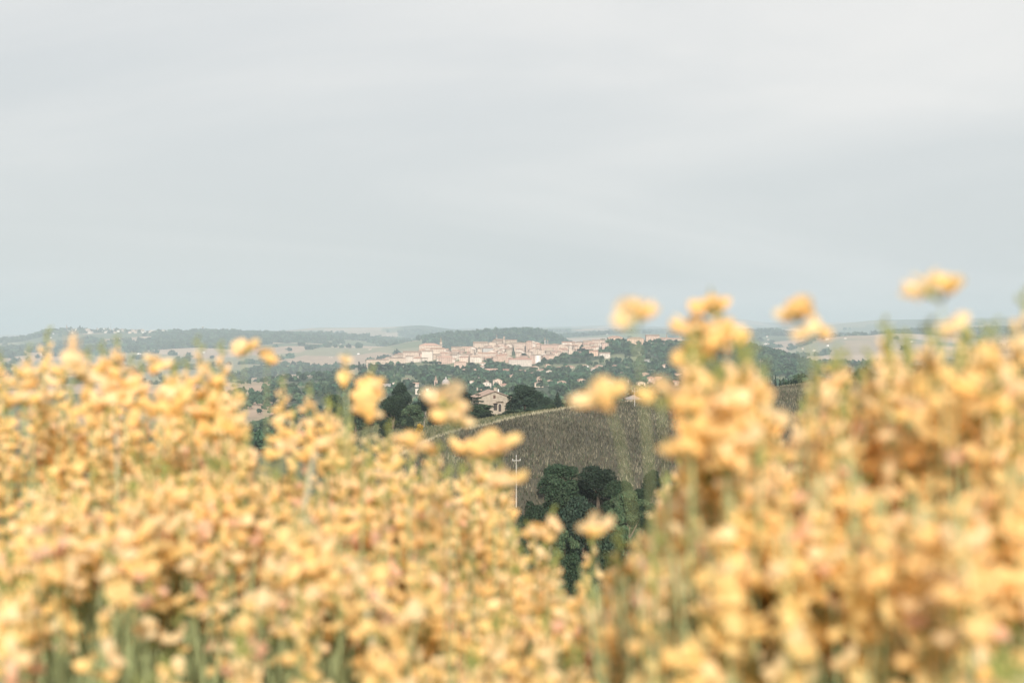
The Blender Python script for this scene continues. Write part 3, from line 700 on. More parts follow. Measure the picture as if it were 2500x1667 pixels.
# --- the long convent at the left end of the hill town, its windows built one by one
cd = hit(938, 894, 2700, 3150); s_ = cd / FPX
p0 = Vector(((893 - 1250) * s_, cd + 2, 0)); p1 = Vector(((989 - 1250) * s_, cd + 14, 0))
L = (p1 - p0).length; yaw = math.atan2(p1.y - p0.y, p1.x - p0.x)
zc = CAMZ - (894 - 833.5) * s_
cv = empty('convent', ((p0.x + p1.x) / 2, (p0.y + p1.y) / 2 + 7, zc), yaw, 'long cream convent with three rows of windows at the left end of the hill town', 'building')
hL = 12.2
b = MB(); b.box(-L / 2, L * 0.05, -7, 7, -8, hL); b.box(L * 0.05 + 0.01, L / 2, -6.5, 7.5, -8, hL + 3.2); b.build('wall', [WALLS[0]], cv)
b = MB(); b2 = MB(); roof_hip(b2, L * 0.55, 14, hL + 0.02, 2.0); b.add([(x - L * 0.225, y, z) for x, y, z in b2.v], b2.f)
b2 = MB(); roof_hip(b2, L * 0.45, 14, hL + 3.22, 2.0); b.add([(x + L * 0.275, y + 0.5, z) for x, y, z in b2.v], b2.f)
b.build('roof', [ROOFS[1]], cv)
wb = MB(); wb.box(-0.6, 0.6, -0.05, 0.08, 0, 1.7); wme = wb.mesh('window', [M['glass']])
for fl in range(3):
    for k in range(24):
        t = (k + 0.5) / 24; rgt = t > 0.55
        o = link(bpy.data.objects.new('window', wme), cv)
        o.location = (-L / 2 + t * L, (-6.5 if rgt else -7), 1.6 + fl * (4.6 if rgt else 3.6)); o.scale = (1, 1, 0.8 if fl == 2 else 1)
PLACED.append((cv.location.x, cv.location.y, L * 0.45))

T = [  # X0 X1 Ybase Ytop label, options (hand placed town buildings)
 (963, 996, 880, 864, 'low weathered row house stepping up right behind the convent', dict(wi=3, ri=1, ridge_x=True)),
 (984, 1027, 880, 857, 'large blank cream block above the right end of the convent', dict(wi=0, ri=1, ridge_x=True, depth=16)),
 (1022, 1074, 858, 838, 'broad monastery with hipped roofs left of the slim bell tower', dict(wi=0, ri=2, roof='hip', depth=26)),
 (1030, 1056, 882, 855, 'tall pale windowless wall block below the monastery', dict(wi=2, ri=1, ridge_x=True, depth=14, win=False)),
 (1054, 1084, 871, 849, 'cream tenement at the foot of the slim bell tower', dict(wi=0, ri=0, ridge_x=True, depth=12)),
 (1070, 1104, 889, 870, 'rose brick house row two steps below the slim bell tower', dict(wi=1, ri=2, ridge_x=True)),
 (1102, 1130, 860, 846, 'weathered house right of the slim bell tower on the ridge', dict(wi=3, ri=1, ridge_x=True)),
 (1128, 1158, 860, 846, 'second ridge house right of the slim bell tower', dict(wi=0, ri=2, ridge_x=True)),
 (1155, 1190, 857, 834, 'tall tan palace on the ridge left of the cathedral', dict(wi=3, ri=1, ridge_x=True, depth=18)),
 (1167, 1215, 880, 860, 'long cream row of houses below the tan palace', dict(wi=0, ri=0, ridge_x=True)),
 (1178, 1204, 866, 848, 'grey stone house under the left side of the cathedral', dict(wi=6, ri=1, ridge_x=True)),
 (1236, 1262, 845, 829, 'tan house on the ridge right of the cathedral', dict(wi=3, ri=1, ridge_x=True)),
 (1256, 1286, 858, 836, 'cream ridge house two to the right of the cathedral', dict(wi=0, ri=1, ridge_x=True)),
 (1284, 1300, 862, 832, 'tall narrow rose house on the ridge above the garden trees', dict(wi=1, ri=0, roof='hip')),
 (1242, 1298, 895, 875, 'long pale terrace of houses below the round garden tree', dict(wi=2, ri=0, ridge_x=True)),
 (1109, 1138, 903, 882, 'three storey pale brick block with balconies at the lower edge of town', dict(wi=1, ri=2, roof='hip')),
 (1170, 1188, 897, 884, 'small square cream house alone among trees below town', dict(wi=2, ri=2, roof='hip')),
 (1116, 1162, 912, 901, 'low long tan house at the bottom of town above the woods', dict(wi=3, ri=2, ridge_x=True)),
 (1178, 1215, 916, 900, 'rose farm building right of the low long tan house', dict(wi=1, ri=2, ridge_x=True)),
 (1219, 1250, 914, 901, 'cream villa with hipped roof left of the broad lower block', dict(wi=0, ri=0, roof='hip')),
 (1254, 1288, 923, 903, 'broad lower block with many windows at the bottom of town', dict(wi=1, ri=2, roof='hip', depth=14)),
 (1240, 1258, 921, 912, 'low pale annex left of the broad lower block', dict(wi=2, ri=2, ridge_x=True)),
 (1294, 1307, 889, 869, 'rose apartment tower left of the white one', dict(wi=1, ri=3, roof='flat')),  # shade of the left faces is put into the wall colour
 (1308, 1320, 888, 869, 'white narrow apartment tower below the rooftops', dict(wi=5, ri=3, roof='flat')),  # sun on the right faces is put into the wall colour
 (1320, 1362, 860, 840, 'long brick row under the dark twin turrets', dict(wi=1, ri=1, ridge_x=True)),
 (1372, 1404, 848, 834, 'pale terrace on the ridge left of the square block tower', dict(wi=2, ri=0, ridge_x=True)),
 (1404, 1423, 851, 834, 'square cream block tower on the ridge', dict(wi=0, ri=1, roof='hip')),
 (1424, 1446, 845, 831, 'tan ridge house right of the square block tower', dict(wi=3, ri=1, ridge_x=True)),
 (1446, 1478, 847, 829, 'cream ridge house left of the cypress clump', dict(wi=0, ri=1, ridge_x=True)),
 (1484, 1520, 836, 820, 'pale pink palace with hipped roof behind the tall blossom', dict(wi=4, ri=2, roof='hip', depth=20)),
 (1532, 1573, 841, 823, 'brick palace right of the pale pink one', dict(wi=4, ri=1, roof='hip', depth=18)),
 (1577, 1610, 836, 817, 'brick church nave at the right end of town', dict(wi=1, ri=1, ridge_x=True, depth=14)),
 (1612, 1632, 838, 824, 'small brick house between the church nave and the little turret', dict(wi=1, ri=2, ridge_x=True)),
 (1630, 1664, 839, 825, 'last cream house at the right end of town', dict(wi=0, ri=2, ridge_x=True)),
 (1439, 1461, 871, 855, 'orange brick house below the ridge left of the wooded slope', dict(wi=4, ri=0, ridge_x=True)),
 (1464, 1490, 876, 860, 'pale house with terrace right of the orange brick house', dict(wi=2, ri=1, ridge_x=True)),
 (1420, 1446, 862, 846, 'rose house between ridge and orange brick house', dict(wi=1, ri=2, roof='hip')),
 (1357, 1400, 915, 905, 'low wide villa with long terracotta roof', dict(wi=2, ri=0, roof='hip', depth=14)),
 (1366, 1384, 907, 897, 'upper storey house behind the low wide villa', dict(wi=2, ri=0, roof='hip')),
 (1376, 1402, 900, 893, 'flat roofed long shed above the low wide villa', dict(wi=3, ri=0, roof='hip')),
 (1310, 1336, 921, 901, 'tall pale house with white balconies left of the low wide villa', dict(wi=2, ri=2, roof='hip')),
 (1336, 1352, 914, 904, 'small white house between the tall pale house and the low wide villa', dict(wi=5, ri=2, roof='hip')),
 (1523, 1551, 912, 901, 'bright orange house right of centre on the lower slope', dict(wi=4, ri=0, ridge_x=True)),
 (1498, 1516, 911, 903, 'tan house left of the bright orange house', dict(wi=0, ri=1, ridge_x=True)),
 (1590, 1614, 918, 900, 'white flat roofed apartment block with balcony bands', dict(wi=5, ri=3, roof='flat')),
 (1627, 1666, 921, 895, 'large brick apartment block right of the white one', dict(wi=1, ri=1, roof='hip', depth=16)),
 (1667, 1694, 914, 894, 'pale apartment block rightmost of the three', dict(wi=2, ri=2, roof='hip')),
 (1616, 1634, 898, 889, 'small house with hipped roof above the apartment blocks', dict(wi=0, ri=2, roof='hip')),
 (1579, 1600, 936, 919, 'salmon house below the white apartment block', dict(wi=4, ri=0, roof='hip', d0=1800)),
 (1600, 1632, 936, 920, 'long salmon house next to the round dark tree', dict(wi=4, ri=2, ridge_x=True, d0=1800)),
 (1574, 1593, 885, 878, 'low grey shed alone in the wooded slope', dict(wi=6, ri=3, ridge_x=True)),
 (1520, 1538, 925, 915, 'cream cottage below the bright orange house', dict(wi=2, ri=2, roof='hip', d0=1900)),
 (1530, 1552, 938, 927, 'pale cottage lowest in the gap left of the salmon house', dict(wi=2, ri=2, d0=1800)),
 (1171, 1193, 942, 927, 'square stone villa right of the domed church', dict(wi=2, ri=1, roof='hip', d0=1700, d1=2300)),
 (1223, 1240, 946, 936, 'rose cottage right of the square stone villa', dict(wi=1, ri=0, roof='hip', d0=1700, d1=2300)),
 (933, 953, 948, 937, 'grey cottage left of the wayside chapel', dict(wi=6, ri=3, ridge_x=True, d0=1600, d1=2300)),
 (986, 1001, 937, 923, 'square tower house left of the domed church', dict(wi=0, ri=1, roof='hip', d0=1700, d1=2300)),
 (1000, 1022, 945, 934, 'pale barn right of the square tower house', dict(wi=2, ri=2, ridge_x=True, d0=1700, d1=2300)),
 (1013, 1054, 962, 951, 'long flat greenhouse behind the tall dark oak', dict(wi=2, ri=3, roof='flat', d0=1500, d1=2000, win=False)),
 (1112, 1123, 948, 936, 'narrow cream house right of the dome', dict(wi=0, ri=1, roof='hip', d0=1700, d1=2300)),
 (1174, 1209, 964, 951, 'terracotta roofed house just behind the farmhouse ridge', dict(wi=1, ri=0, ridge_x=True, d0=1400, d1=2000)),
 (1150, 1166, 956, 943, 'old stone house behind the wide dark tree', dict(wi=3, ri=1, d0=1500, d1=2000)),
 (1408, 1424, 947, 937, 'white cottage among the trees left of the big blossom', dict(wi=5, ri=2, d0=1600, d1=2100)),
 (1390, 1412, 931, 925, 'low tan building at the end of the dark tree line', dict(wi=3, ri=2, ridge_x=True, d0=1800, d1=2400)),
 (1418, 1440, 934, 926, 'cream long house right of the low tan building', dict(wi=0, ri=2, ridge_x=True, d0=1800, d1=2400)),
 (1340, 1356, 931, 920, 'white cottage below the tall pale house', dict(wi=5, ri=2, d0=1800, d1=2400)),
 (1705, 1726, 939, 927, 'white cottage beside the thin tall pole', dict(wi=5, ri=3, d0=1500, d1=2100)),
 (1688, 1712, 926, 912, 'pale house below the rightmost apartment block', dict(wi=2, ri=2, roof='hip', d0=1700, d1=2300)),
 (1440, 1456, 858, 846, 'cream house on the terrace beside the cypress clump', dict(wi=0, ri=0, roof='hip')),
]
for X0, X1, Yb, Yt, lab, op in T:
    cat = 'house' if not any(k in lab for k in ('palace', 'church', 'monastery', 'block', 'tower', 'shed', 'barn', 'greenhouse', 'building')) else 'building'
    nm = {'palace': 'palace', 'church': 'church', 'monastery': 'monastery', 'greenhouse': 'greenhouse', 'barn': 'barn', 'shed': 'shed', 'villa': 'villa', 'cottage': 'cottage', 'apartment': 'apartment_block'}
    name = next((v for k, v in nm.items() if k in lab.split(' left of')[0].split(' right of')[0].split(' below')[0].split(' above')[0].split(' behind')[0].split(' between')[0]), 'town_house')
    house_px(name, X0, X1, Yb, Yt, lab, cat=cat, yaw=random.uniform(-0.12, 0.12), **op)

def tower_px(name, X, wpx, Yb, Yt, label, spire=0.25, d0=2700, d1=3200, wi=1, belfry=True, d=None, cat='tower'):
    d = d or hit(X, Yb, d0, d1); x = (X - 1250) / FPX * d; w = wpx / FPX * d; h = (Yb - Yt) / FPX * d
    root = empty(name, (x, d, CAMZ - (Yb - 833.5) / FPX * d), 0.1, label, cat)
    hb = h * (1 - spire); b = MB(); b.box(-w / 2, w / 2, -w / 2, w / 2, -8, hb * 0.96); b.box(-w * .58, w * .58, -w * .58, w * .58, hb * 0.96 + .002, hb)
    b.build('wall', [WALLS[wi]], root)
    if belfry:
        for a in range(4):
            b = MB(); rot = Matrix.Rotation(a * math.pi / 2, 3, 'Z')
            b.box(-w * 0.2, w * 0.2, -w / 2 - 0.05, -w / 2 + 0.2, hb * 0.70, hb * 0.90, rot=rot); b.build('belfry_opening', [M['glass']], root)
    b = MB(); b.lathe([(w * 0.48, hb + 0.002), (w * 0.34, hb + (h - hb) * 0.35), (w * 0.06, h)], 8); b.build('spire', [ROOFS[1]], root)
    return root
tower_px('bell_tower', 1076.5, 5.2, 868, 823, 'slim cream bell tower with pointed spire in the left of town', 0.28, wi=0)
tower_px('bell_tower', 1230.5, 4.2, 846, 820, 'small square bell tower just right of the cathedral gable', 0.1, wi=3)
tower_px('turret', 1212.8, 2.6, 842, 815, 'thin dark turret rising from the cathedral roof', 0.35, wi=6)
tower_px('turret', 1330.5, 3.2, 850, 823, 'dark left turret of the twin turrets mid town', 0.3, wi=6)
tower_px('turret', 1337.0, 2.4, 850, 827, 'dark right turret of the twin turrets mid town', 0.25, wi=6)
tower_px('turret', 1627.5, 3.6, 838, 814, 'little brick turret at the right end of town', 0.4, wi=1)
tower_px('campanile', 1064, 8.0, 962, 917, 'brick campanile with tall spire left of the church dome', 0.26, d=1830, wi=1)
# cathedral: gable end turned left, nave to the right
cdp = hit(1219, 845, 2800, 3180); sx_ = cdp / FPX
house('cathedral', (1219 - 1250) * sx_, cdp + 12, 17, 26, 10.5, 'cathedral with big dark gable end on the highest point of town', 'church', 'gable', yaw=R(-52), wi=3, ri=1, rise=5.2, z=CAMZ - (845 - 833.5) * sx_, floors=1, seed=3)
# domed church
dd = 1850.0; x = (1088.5 - 1250) / FPX * dd; q = dd / FPX
dc = empty('domed_church', (x, dd, CAMZ - (958 - 833.5) * q), 0.15, 'brick church with ribbed grey dome and lantern behind the dark trees', 'church')
rd = 10.3 * q
b = MB(); b.box(-rd * 1.6, rd * 2.2, -rd * 1.3, rd * 1.3, -8, 7.6 * q + 1.0); b.box(-rd * 1.05, rd * 1.05, -rd * 1.05, rd * 1.05, 8.6 * q, 13 * q); b.build('wall', [WALLS[1]], dc)
b = MB(); b2 = MB(); roof_hip(b2, rd * 3.8, rd * 2.6, 7.6 * q + 1.02, 1.3); b.add([(a + rd * 0.3, c, e) for a, c, e in b2.v], b2.f); b.build('roof', [ROOFS[1]], dc)
b = MB(); b.lathe([(rd * 0.98, 13 * q + .01), (rd * 0.98, 21 * q)], 16); b.lathe([(rd * 1.05, 20.6 * q), (rd * 1.05, 21.3 * q)], 16); dm = b.build('drum', [WALLS[1]], dc)
for k in range(8):
    a = k * math.pi / 4; b = MB(); b.box(-0.5, 0.5, -rd * 0.98 - 0.12, -rd * 0.9, 15 * q, 19 * q, rot=Matrix.Rotation(a, 3, 'Z')); b.build('window', [M['glass']], dm)
prof = [(rd * math.cos(t) * 0.97 + 0.02, 21.31 * q + rd * 1.12 * math.sin(t)) for t in np.linspace(0, 1.42, 9)]
b = MB(); b.lathe(prof, 16)
for k in range(8):
    a = (k + 0.5) * math.pi / 4; b.tube([(r_ * 1.01 * math.cos(a), r_ * 1.01 * math.sin(a), z_) for r_, z_ in prof], 0.16, 4)
do = b.build('dome', [M['lead']], dc)
zt_ = prof[-1][1]; b = MB(); b.lathe([(rd * 0.17, zt_ - 0.3), (rd * 0.17, zt_ + 3 * q), (rd * 0.21, zt_ + 3.01 * q), (rd * 0.1, zt_ + 4.4 * q), (0.05, zt_ + 6.5 * q)], 8); b.build('lantern', [WALLS[6]], do)
# wayside chapel with a little cupola
house_px('chapel', 958, 976, 947, 931, 'small wayside chapel with tiny cupola between grey cottage and square tower house', d0=1700, d1=2300, wi=2, ri=1, cat='chapel', depth=9)
# shed and roof just over the field crest
house_px('barn', 1634, 1664, 968, 948, 'white ended barn with grey roof just over the field crest', d0=560, d1=900, wi=5, ri=3, ridge_x=True, cat='barn', depth=6, win=False, yaw=-0.35)
x_ = (1546 - 1250) / FPX * 560
house('cottage', x_, 560, 5.5, 7, CAMZ - (974 - 833.5) / FPX * 560 - gz(x_, 560), 'dark roofed cottage peeping over the crest beside the wooden pole', roof='hip', wi=3, ri=3, rise=1.4, z=gz(x_, 560))

# --- the packed small houses of the old town
SKY_X = [925, 950, 1000, 1060, 1130, 1215, 1290, 1400, 1500, 1640, 1665]; SKY_Y = [889, 882, 868, 857, 860, 845, 846, 849, 842, 842, 843]
LOW_X = [925, 1000, 1100, 1200, 1300, 1360, 1430, 1500, 1560, 1665]; LOW_Y = [890, 884, 890, 885, 888, 872, 862, 848, 843, 843]
ZONES = [(985, 'behind the convent'), (1045, 'round the monastery'), (1100, 'under the slim bell tower'), (1160, 'left of the tan palace'), (1205, 'below the tan palace'), (1245, 'below the cathedral'),
         (1295, 'above the garden tree'), (1350, 'round the twin turrets'), (1400, 'left of the square block tower'), (1500, 'near the orange brick house')]
n_h = 0; tries = 0
while n_h < 165 and tries < 6000:
    tries += 1
    X = random.uniform(935, 1480); yl, yh = np.interp(X, LOW_X, LOW_Y), np.interp(X, SKY_X, SKY_Y)
    if yl - yh < 3: continue
    Y = random.uniform(yh, yl); d = hit(X, Y, 2500, 3150); x = (X - 1250) / FPX * d; y = d
    w = random.uniform(9, 17); dp = random.uniform(8, 12)
    if any((x - a) ** 2 + (y - b_) ** 2 < (0.8 * r_ + w * 0.42) ** 2 for a, b_, r_ in PLACED): continue
    h = random.uniform(6.5, 11.5); ns = max(2, round(h / 3.2)); wi = random.choice([0, 0, 0, 1, 1, 3, 2, 2]); ri = random.choice([0, 1, 1, 2])
    rt = random.choice(['gable', 'gable', 'hip'])
    zone = ZONES[min(int(np.searchsorted([z_[0] for z_ in ZONES], X)), len(ZONES) - 1)][1]
    row = 'top row' if (Y - yh) / (yl - yh) < 0.33 else 'middle row' if (Y - yh) / (yl - yh) < 0.66 else 'bottom row'
    lab = '%s %s %s house, %s of the roofs %s' % ('wide' if w > 14 else 'narrow' if w < 11 else 'mid-sized', ['cream', 'rose', 'pale', 'tan'][wi], 'hip-roofed' if rt == 'hip' else 'gabled', row, zone)
    house('town_house', x, y, w, dp, h, lab, wi=wi, ri=ri, yaw=random.uniform(-0.35, 0.35),
          roof=rt, ridge_x=random.random() < 0.6, group='small houses of the old hill town', seed=tries)
    n_h += 1
# suburb below
SZ = ['under the rose farm building', 'beside the broad lower block', 'beside the low wide villa', 'behind the big blossom', 'round the bright orange house', 'round the apartment blocks']
n_h = 0; tries = 0
while n_h < 46 and tries < 3000:
    tries += 1
    X = random.uniform(1150, 1720); Y = random.uniform(np.interp(X, [1150, 1280, 1450, 1720], [896, 893, 900, 905]), 948)
    d = hit(X, Y, 1650, 2750); x = (X - 1250) / FPX * d; y = d; w = random.uniform(8, 14); dp = random.uniform(8, 11)
    if any((x - a) ** 2 + (y - b_) ** 2 < (1.6 * r_ + w) ** 2 for a, b_, r_ in PLACED): continue
    wi = random.choice([0, 2, 2, 5, 4, 1]); rt = random.choice(['hip', 'gable'])
    house('suburban_house', x, y, w, dp, random.uniform(5, 8), '%s %s house among trees on the slope %s, %s' % (('cream', 'rose', 'pale', '', 'salmon', 'white')[wi], 'hip-roofed' if rt == 'hip' else 'gabled', SZ[min(int((X - 1150) / 95), 5)], 'upper part' if Y < 922 else 'lower part'), wi=wi, ri=random.choice([0, 2, 2, 1]),
          yaw=random.uniform(-0.5, 0.5), roof=rt, group='scattered houses on the slope below town', seed=tries)
    n_h += 1
# --- tiny far houses
FCOL = {0: 'cream', 2: 'pale', 5: 'white'}
def far_house(X, d, label, group, s=1.0, wi=2):
    label = label % (FCOL[wi], 'high' if d > 8700 else 'upper' if d > 7400 else 'middle' if d > 5800 else 'lower')
    x = (X - 1250) / FPX * d; w, dp, h = random.uniform(8, 15) * s, 8 * s, random.uniform(3.5, 6.5) * s
    b = MB(); wall_gable(b, w, dp, -8, h, w * 0.17); roof_gable(b, w, dp, h + 0.05, w * 0.17, 0.5, 1)
    o = b.build('far_house', [WALLS[wi], ROOFS[random.choice([1, 2])]]); o.location = (x, d, gz(x, d)); o.rotation_euler.z = random.uniform(0, 3.1)
    tag(o, label, 'house', group)
for k in range(90):
    X = random.triangular(120, 470, 330); d = random.uniform(8350, 9050)
    far_house(X, d, 'tiny %s house %s in the far hill town ' + ('left of the pointed tower' if X < 165 else 'between the two towers' if X < 237 else 'near the radio mast' if X < 310 else 'near its middle' if X < 390 else 'at its right end'), 'houses of the far hill town', 1.6, random.choice([0, 2, 2, 5]))
for k in range(34):
    XX = random.uniform(0, 950); far_house(XX, random.uniform(4600, 8600), 'tiny %s farm building on the %s far hills ' + ('at the left edge' if XX < 250 else 'below the far hill town' if XX < 480 else 'below the water tower' if XX < 700 else 'left of the convent'), 'farms on the far left hills', 1.0, random.choice([2, 5, 5]))
for k in range(40):
    XX = random.uniform(1380, 2480); far_house(XX, random.uniform(4300, 9500), 'tiny %s farm building on the %s far hills ' + ('behind the palaces' if XX < 1700 else 'behind the lone round pine' if XX < 1900 else 'round the tan fields' if XX < 2200 else 'at the right edge'), 'farms on the far right hills', 1.0, random.choice([2, 5, 5]))
for X, wpx, Yt, lab in ((163, 4.5, 791, 'pointed church tower at the left of the far hill town'), (237, 4.0, 797, 'shorter church tower right of the pointed one in the far hill town')):
    tower_px('church_tower', X, wpx, 815, Yt, lab, 0.5, d=8900, wi=6)
x = (270.5 - 1250) / FPX * 8900; b = MB(); b.tube([(0, 0, -8), (0, 0, 30), (0, 0, 48)], [1.2, 0.9, 0.5], 5)
for zz in (34, 40): b.box(-2.2, 2.2, -0.5, 0.5, zz, zz + 1.2)
o = b.build('radio_mast', [M['pole']]); o.location = (x, 8900, gz(x, 8900)); tag(o, 'thin radio mast on the far left skyline', 'mast')
x = (495 - 1250) / FPX * 8950; wt = empty('water_tower', (x, 8950, gz(x, 8950)), 0, 'mushroom shaped water tower on the far wooded skyline', 'water tower')
b = MB(); b.lathe([(2.4, -8), (2.0, 24)], 10); b.build('shaft', [WALLS[6]], wt)
b = MB(); b.lathe([(2.2, 24.01), (9, 34), (9, 36), (1, 38)], 14); b.build('tank', [WALLS[6]], wt)

# --- utility poles
def pole(X, Yt, d, label, Yb=None, arms=1):
    x = (X - 1250) / FPX * d; z = gz(x, d); h = CAMZ - (Yt - 833.5) / FPX * d - z
    root = empty('utility_pole', (x, d, z), 0.2, label, 'pole', 'utility poles')
    b = MB(); b.tube([(0, 0, -0.5), (0, 0, h)], [0.12, 0.07], 8); b.build('shaft', [M['pole']], root)
    for k in range(arms):
        zz = h - 0.7 - k * 1.1
        b = MB(); b.box(-0.75, 0.75, -0.18, -0.115, zz - 0.06, zz + 0.06); ar = b.build('crossarm', [M['pole']], root)
        for xx in (-0.68, 0.68):
            b = MB(); b.lathe([(0.05, zz + 0.061), (0.1, zz + 0.14), (0.06, zz + 0.2), (0.1, zz + 0.26), (0.03, zz + 0.32)], 8, c=(xx, -0.15)); b.build('insulator', [M['ceramic']], ar)
    b = MB(); b.lathe([(0.05, h + .001), (0.1, h + 0.1), (0.04, h + 0.25)], 8); b.build('insulator', [M['ceramic']], root)
pole(1260.5, 1114, 251, 'pale utility pole in the brown field left of the dark wood')
pole(1549.5, 949, 385, 'utility pole with crossarm on the field crest beside the dark roof')
pole(1721, 898, 560, 'thin tall utility pole right of the barn')
pole(1857, 878, 600, 'thin tall utility pole left of the cypress row')

# ------------------------------------------------------------------ the woods on the slopes: individual trees, then the rest as one mass
E_X = [-200, 0, 60, 110, 200, 260, 330, 400, 480, 560, 620, 700, 760, 820, 870, 920, 960, 1010, 1070, 1120, 1190, 1240, 1275, 1300, 1340, 1400, 1440, 1490, 1560, 1610, 1650, 1690, 1720, 1800, 1880, 1930, 2000, 2090, 2150, 2220, 2300, 2360, 2430, 2500, 2700]
E_Y = [900, 905, 895, 885, 930, 895, 930, 935, 925, 955, 970, 980, 1005, 1020, 1010, 1065, 1085, 1110, 1130, 1120, 1090, 1130, 1210, 1290, 1330, 1390, 1370, 1350, 1300, 1230, 1150, 1050, 890, 840, 895, 915, 865, 900, 880, 855, 825, 850, 860, 815, 800]
def in_view(X, Yt): return Yt < np.interp(X, E_X, E_Y) + 25
cand = []; PL = np.array(PLACED)
ns = 9000
ds_ = np.concatenate([rng.uniform(560, 3250, 5500), rng.uniform(2000, 3080, 3500)]); Xs_ = np.concatenate([rng.uniform(480, 2560, 5500), rng.uniform(780, 1980, 3500)]); xs_ = (Xs_ - 1250) / FPX * ds_
mead_ = fbm(xs_ / 130 + 3, ds_ / 260, 61, 3)
zs_ = terrain(xs_, ds_)
# running horizon of the ground for each candidate
for k in range(ns):
    X, d, x = float(Xs_[k]), float(ds_[k]), float(xs_[k])
    if mead_[k] > 0.63 and random.random() < 0.85: continue
    if d > 2500 and X < 1985 and 925 < X < 1420:
        Yg = rowof(zs_[k], d)
        if Yg < np.interp(X, LOW_X, LOW_Y) + 4 and random.random() < 0.93: continue
    if d > 2600 and X < 900 and random.random() < np.interp(X, [600, 870], [0.97, 0.4]): continue
    if d > 1900 and X < 640 and random.random() < 0.8: continue
    if d > 3050 and X > 1960: continue
    ddx, ddy = x - PL[:, 0], d - PL[:, 1]
    if (ddx ** 2 + ddy ** 2 < (PL[:, 2] + 3) ** 2).any(): continue
    # keep the hand placed houses visible: no tall tree right in front of one
    if ((ddy > -26) & (ddy < 0) & (np.abs(ddx) < PL[:, 2])).any() and random.random() < 0.9: continue
    cand.append((X, d, x, zs_[k]))
CA = np.array(cand, float); hh = np.where(CA[:, 1] > 900, rng.uniform(6.5, 13, len(CA)), rng.uniform(7, 12, len(CA)))
fr_ = np.linspace(0, 1, 22)[None, :]; dd_ = 300 + (CA[:, 1:2] * 0.985 - 300) * fr_
zz_ = terrain(((CA[:, 0:1] - 1250) / FPX * dd_).ravel(), dd_.ravel()).reshape(dd_.shape)
hor_ = ((zz_ - CAMZ) / dd_).max(1); clear_ = (CA[:, 3] + hh - CAMZ) / CA[:, 1] > hor_
seen_ = in_view(CA[:, 0], 833.5 - (CA[:, 3] + hh - CAMZ) / CA[:, 1] * FPX) & clear_
vis = [(c[1], c[0], c[2], c[3], h) for c, h, v in zip(CA.tolist(), hh.tolist(), seen_) if v]
rest = [(c[1], c[0], c[2], c[3], h) for c, h, v in zip(CA.tolist(), hh.tolist(), seen_) if not v]
vis.sort()
print('trees in view', len(vis), 'other', len(rest))
ind = vis[:240]
TZ = [(700, 'in the woods at the far left'), (880, 'in the woods left of the tall flower spike'), (1010, 'behind the tall dark oak'), (1140, 'round the domed church'), (1260, 'behind the farmhouse'), (1380, 'behind the blackish conifer'), (1500, 'behind the big blossom'), (1640, 'left of the barn'), (1800, 'right of the barn'), (1960, 'behind the cypress row'), (3000, 'in the woods at the right')]
for d, X, x, z, h in ind:
    kind = random.choices(['oak', 'holm', 'light', 'fir', 'pine'], [6, 3, 2.4, 0.6, 0.5])[0]
    lab = {'oak': ('broadleaf_tree', 'mid green rounded tree in the woods below the hill town'), 'holm': ('holm_oak', 'dark green dense tree in the woods below the hill town'),
           'light': ('broadleaf_tree', 'light green rounded tree in the woods below the hill town'), 'fir': ('fir_tree', 'dark pointed conifer in the woods below the hill town'),
           'pine': ('umbrella_pine', 'flat topped pine in the woods below the hill town')}[kind]
    zn = TZ[min(int(np.searchsorted([z_[0] for z_ in TZ], X)), len(TZ) - 1)][1]
    lb = lab[1].replace(' in the woods below the hill town', '') ; lb = '%s %s %s, %s' % ('tall' if h > 11 else 'low' if h < 8.5 else 'middling', lb, zn, 'near side' if d < 1000 else 'half way' if d < 1700 else 'far side')
    put_tree(lab[0], FAR, kind, x, d, h, h * random.uniform(0.8, 1.15) * (0.45 if kind == 'fir' else 1), lb, group='trees of the woods below the hill town')
# trees with a look of their own in and under the town
for a in [('umbrella_pine', 'pine', 930, 888, 44, 2620, 'widest flat topped pine under the long convent'), ('umbrella_pine', 'pine', 975, 886, 30, 2640, 'flat topped pine under the right end of the convent'),
          ('umbrella_pine', 'pine', 1058, 881, 42, 2630, 'big flat topped pine below the tall pale windowless block'),
          ('broadleaf_tree', 'oak', 1128, 866, 15, 2960, 'round garden tree among the roofs left of town centre'), ('broadleaf_tree', 'light', 1196, 874, 24, 2760, 'light tree below the long cream row'),
          ('broadleaf_tree', 'oak', 1275, 862, 28, 2850, 'round garden tree inside the old town above the pale terrace'),
          ('holm_oak', 'holm', 1420, 850, 30, 2860, 'dark tree mass in front of the orange brick house'), ('broadleaf_tree', 'oak', 1152, 884, 30, 2680, 'leafy tree right of the three storey block'),
          ('holm_oak', 'holm', 1428, 836, 14, 3020, 'dark garden tree beside the square block tower'),
          ('umbrella_pine', 'pine', 1773, 821, 22, 3090, 'lone round pine standing above the wooded ridge right of town'), ('holm_oak', 'holm', 1646, 926, 24, 1900, 'round dark tree right of the long salmon house')]:
    tree_px(a[0], a[1], a[2], a[3], a[4], a[5], a[6], lib=FAR)
for k, (X, Yt, w) in enumerate([(876.5, 882, 4.5), (881, 888, 3.5), (887, 887, 5), (893, 890, 4), (904, 887, 5)]):
    tree_px('cypress', 'cypress', X, Yt, w * 1.6, hit(X, 905, 2500, 3000), 'dark cypress in the clump at the left end of the convent', lib=FAR, group='cypresses beside the convent')
for k in range(9):
    X = random.uniform(1478, 1536); tree_px('cypress', 'cypress', X, random.uniform(830, 840), random.uniform(6, 9), random.uniform(2960, 3040), 'dark cypress in the clump in front of the pale pink palace', lib=FAR, group='cypresses below the palaces')
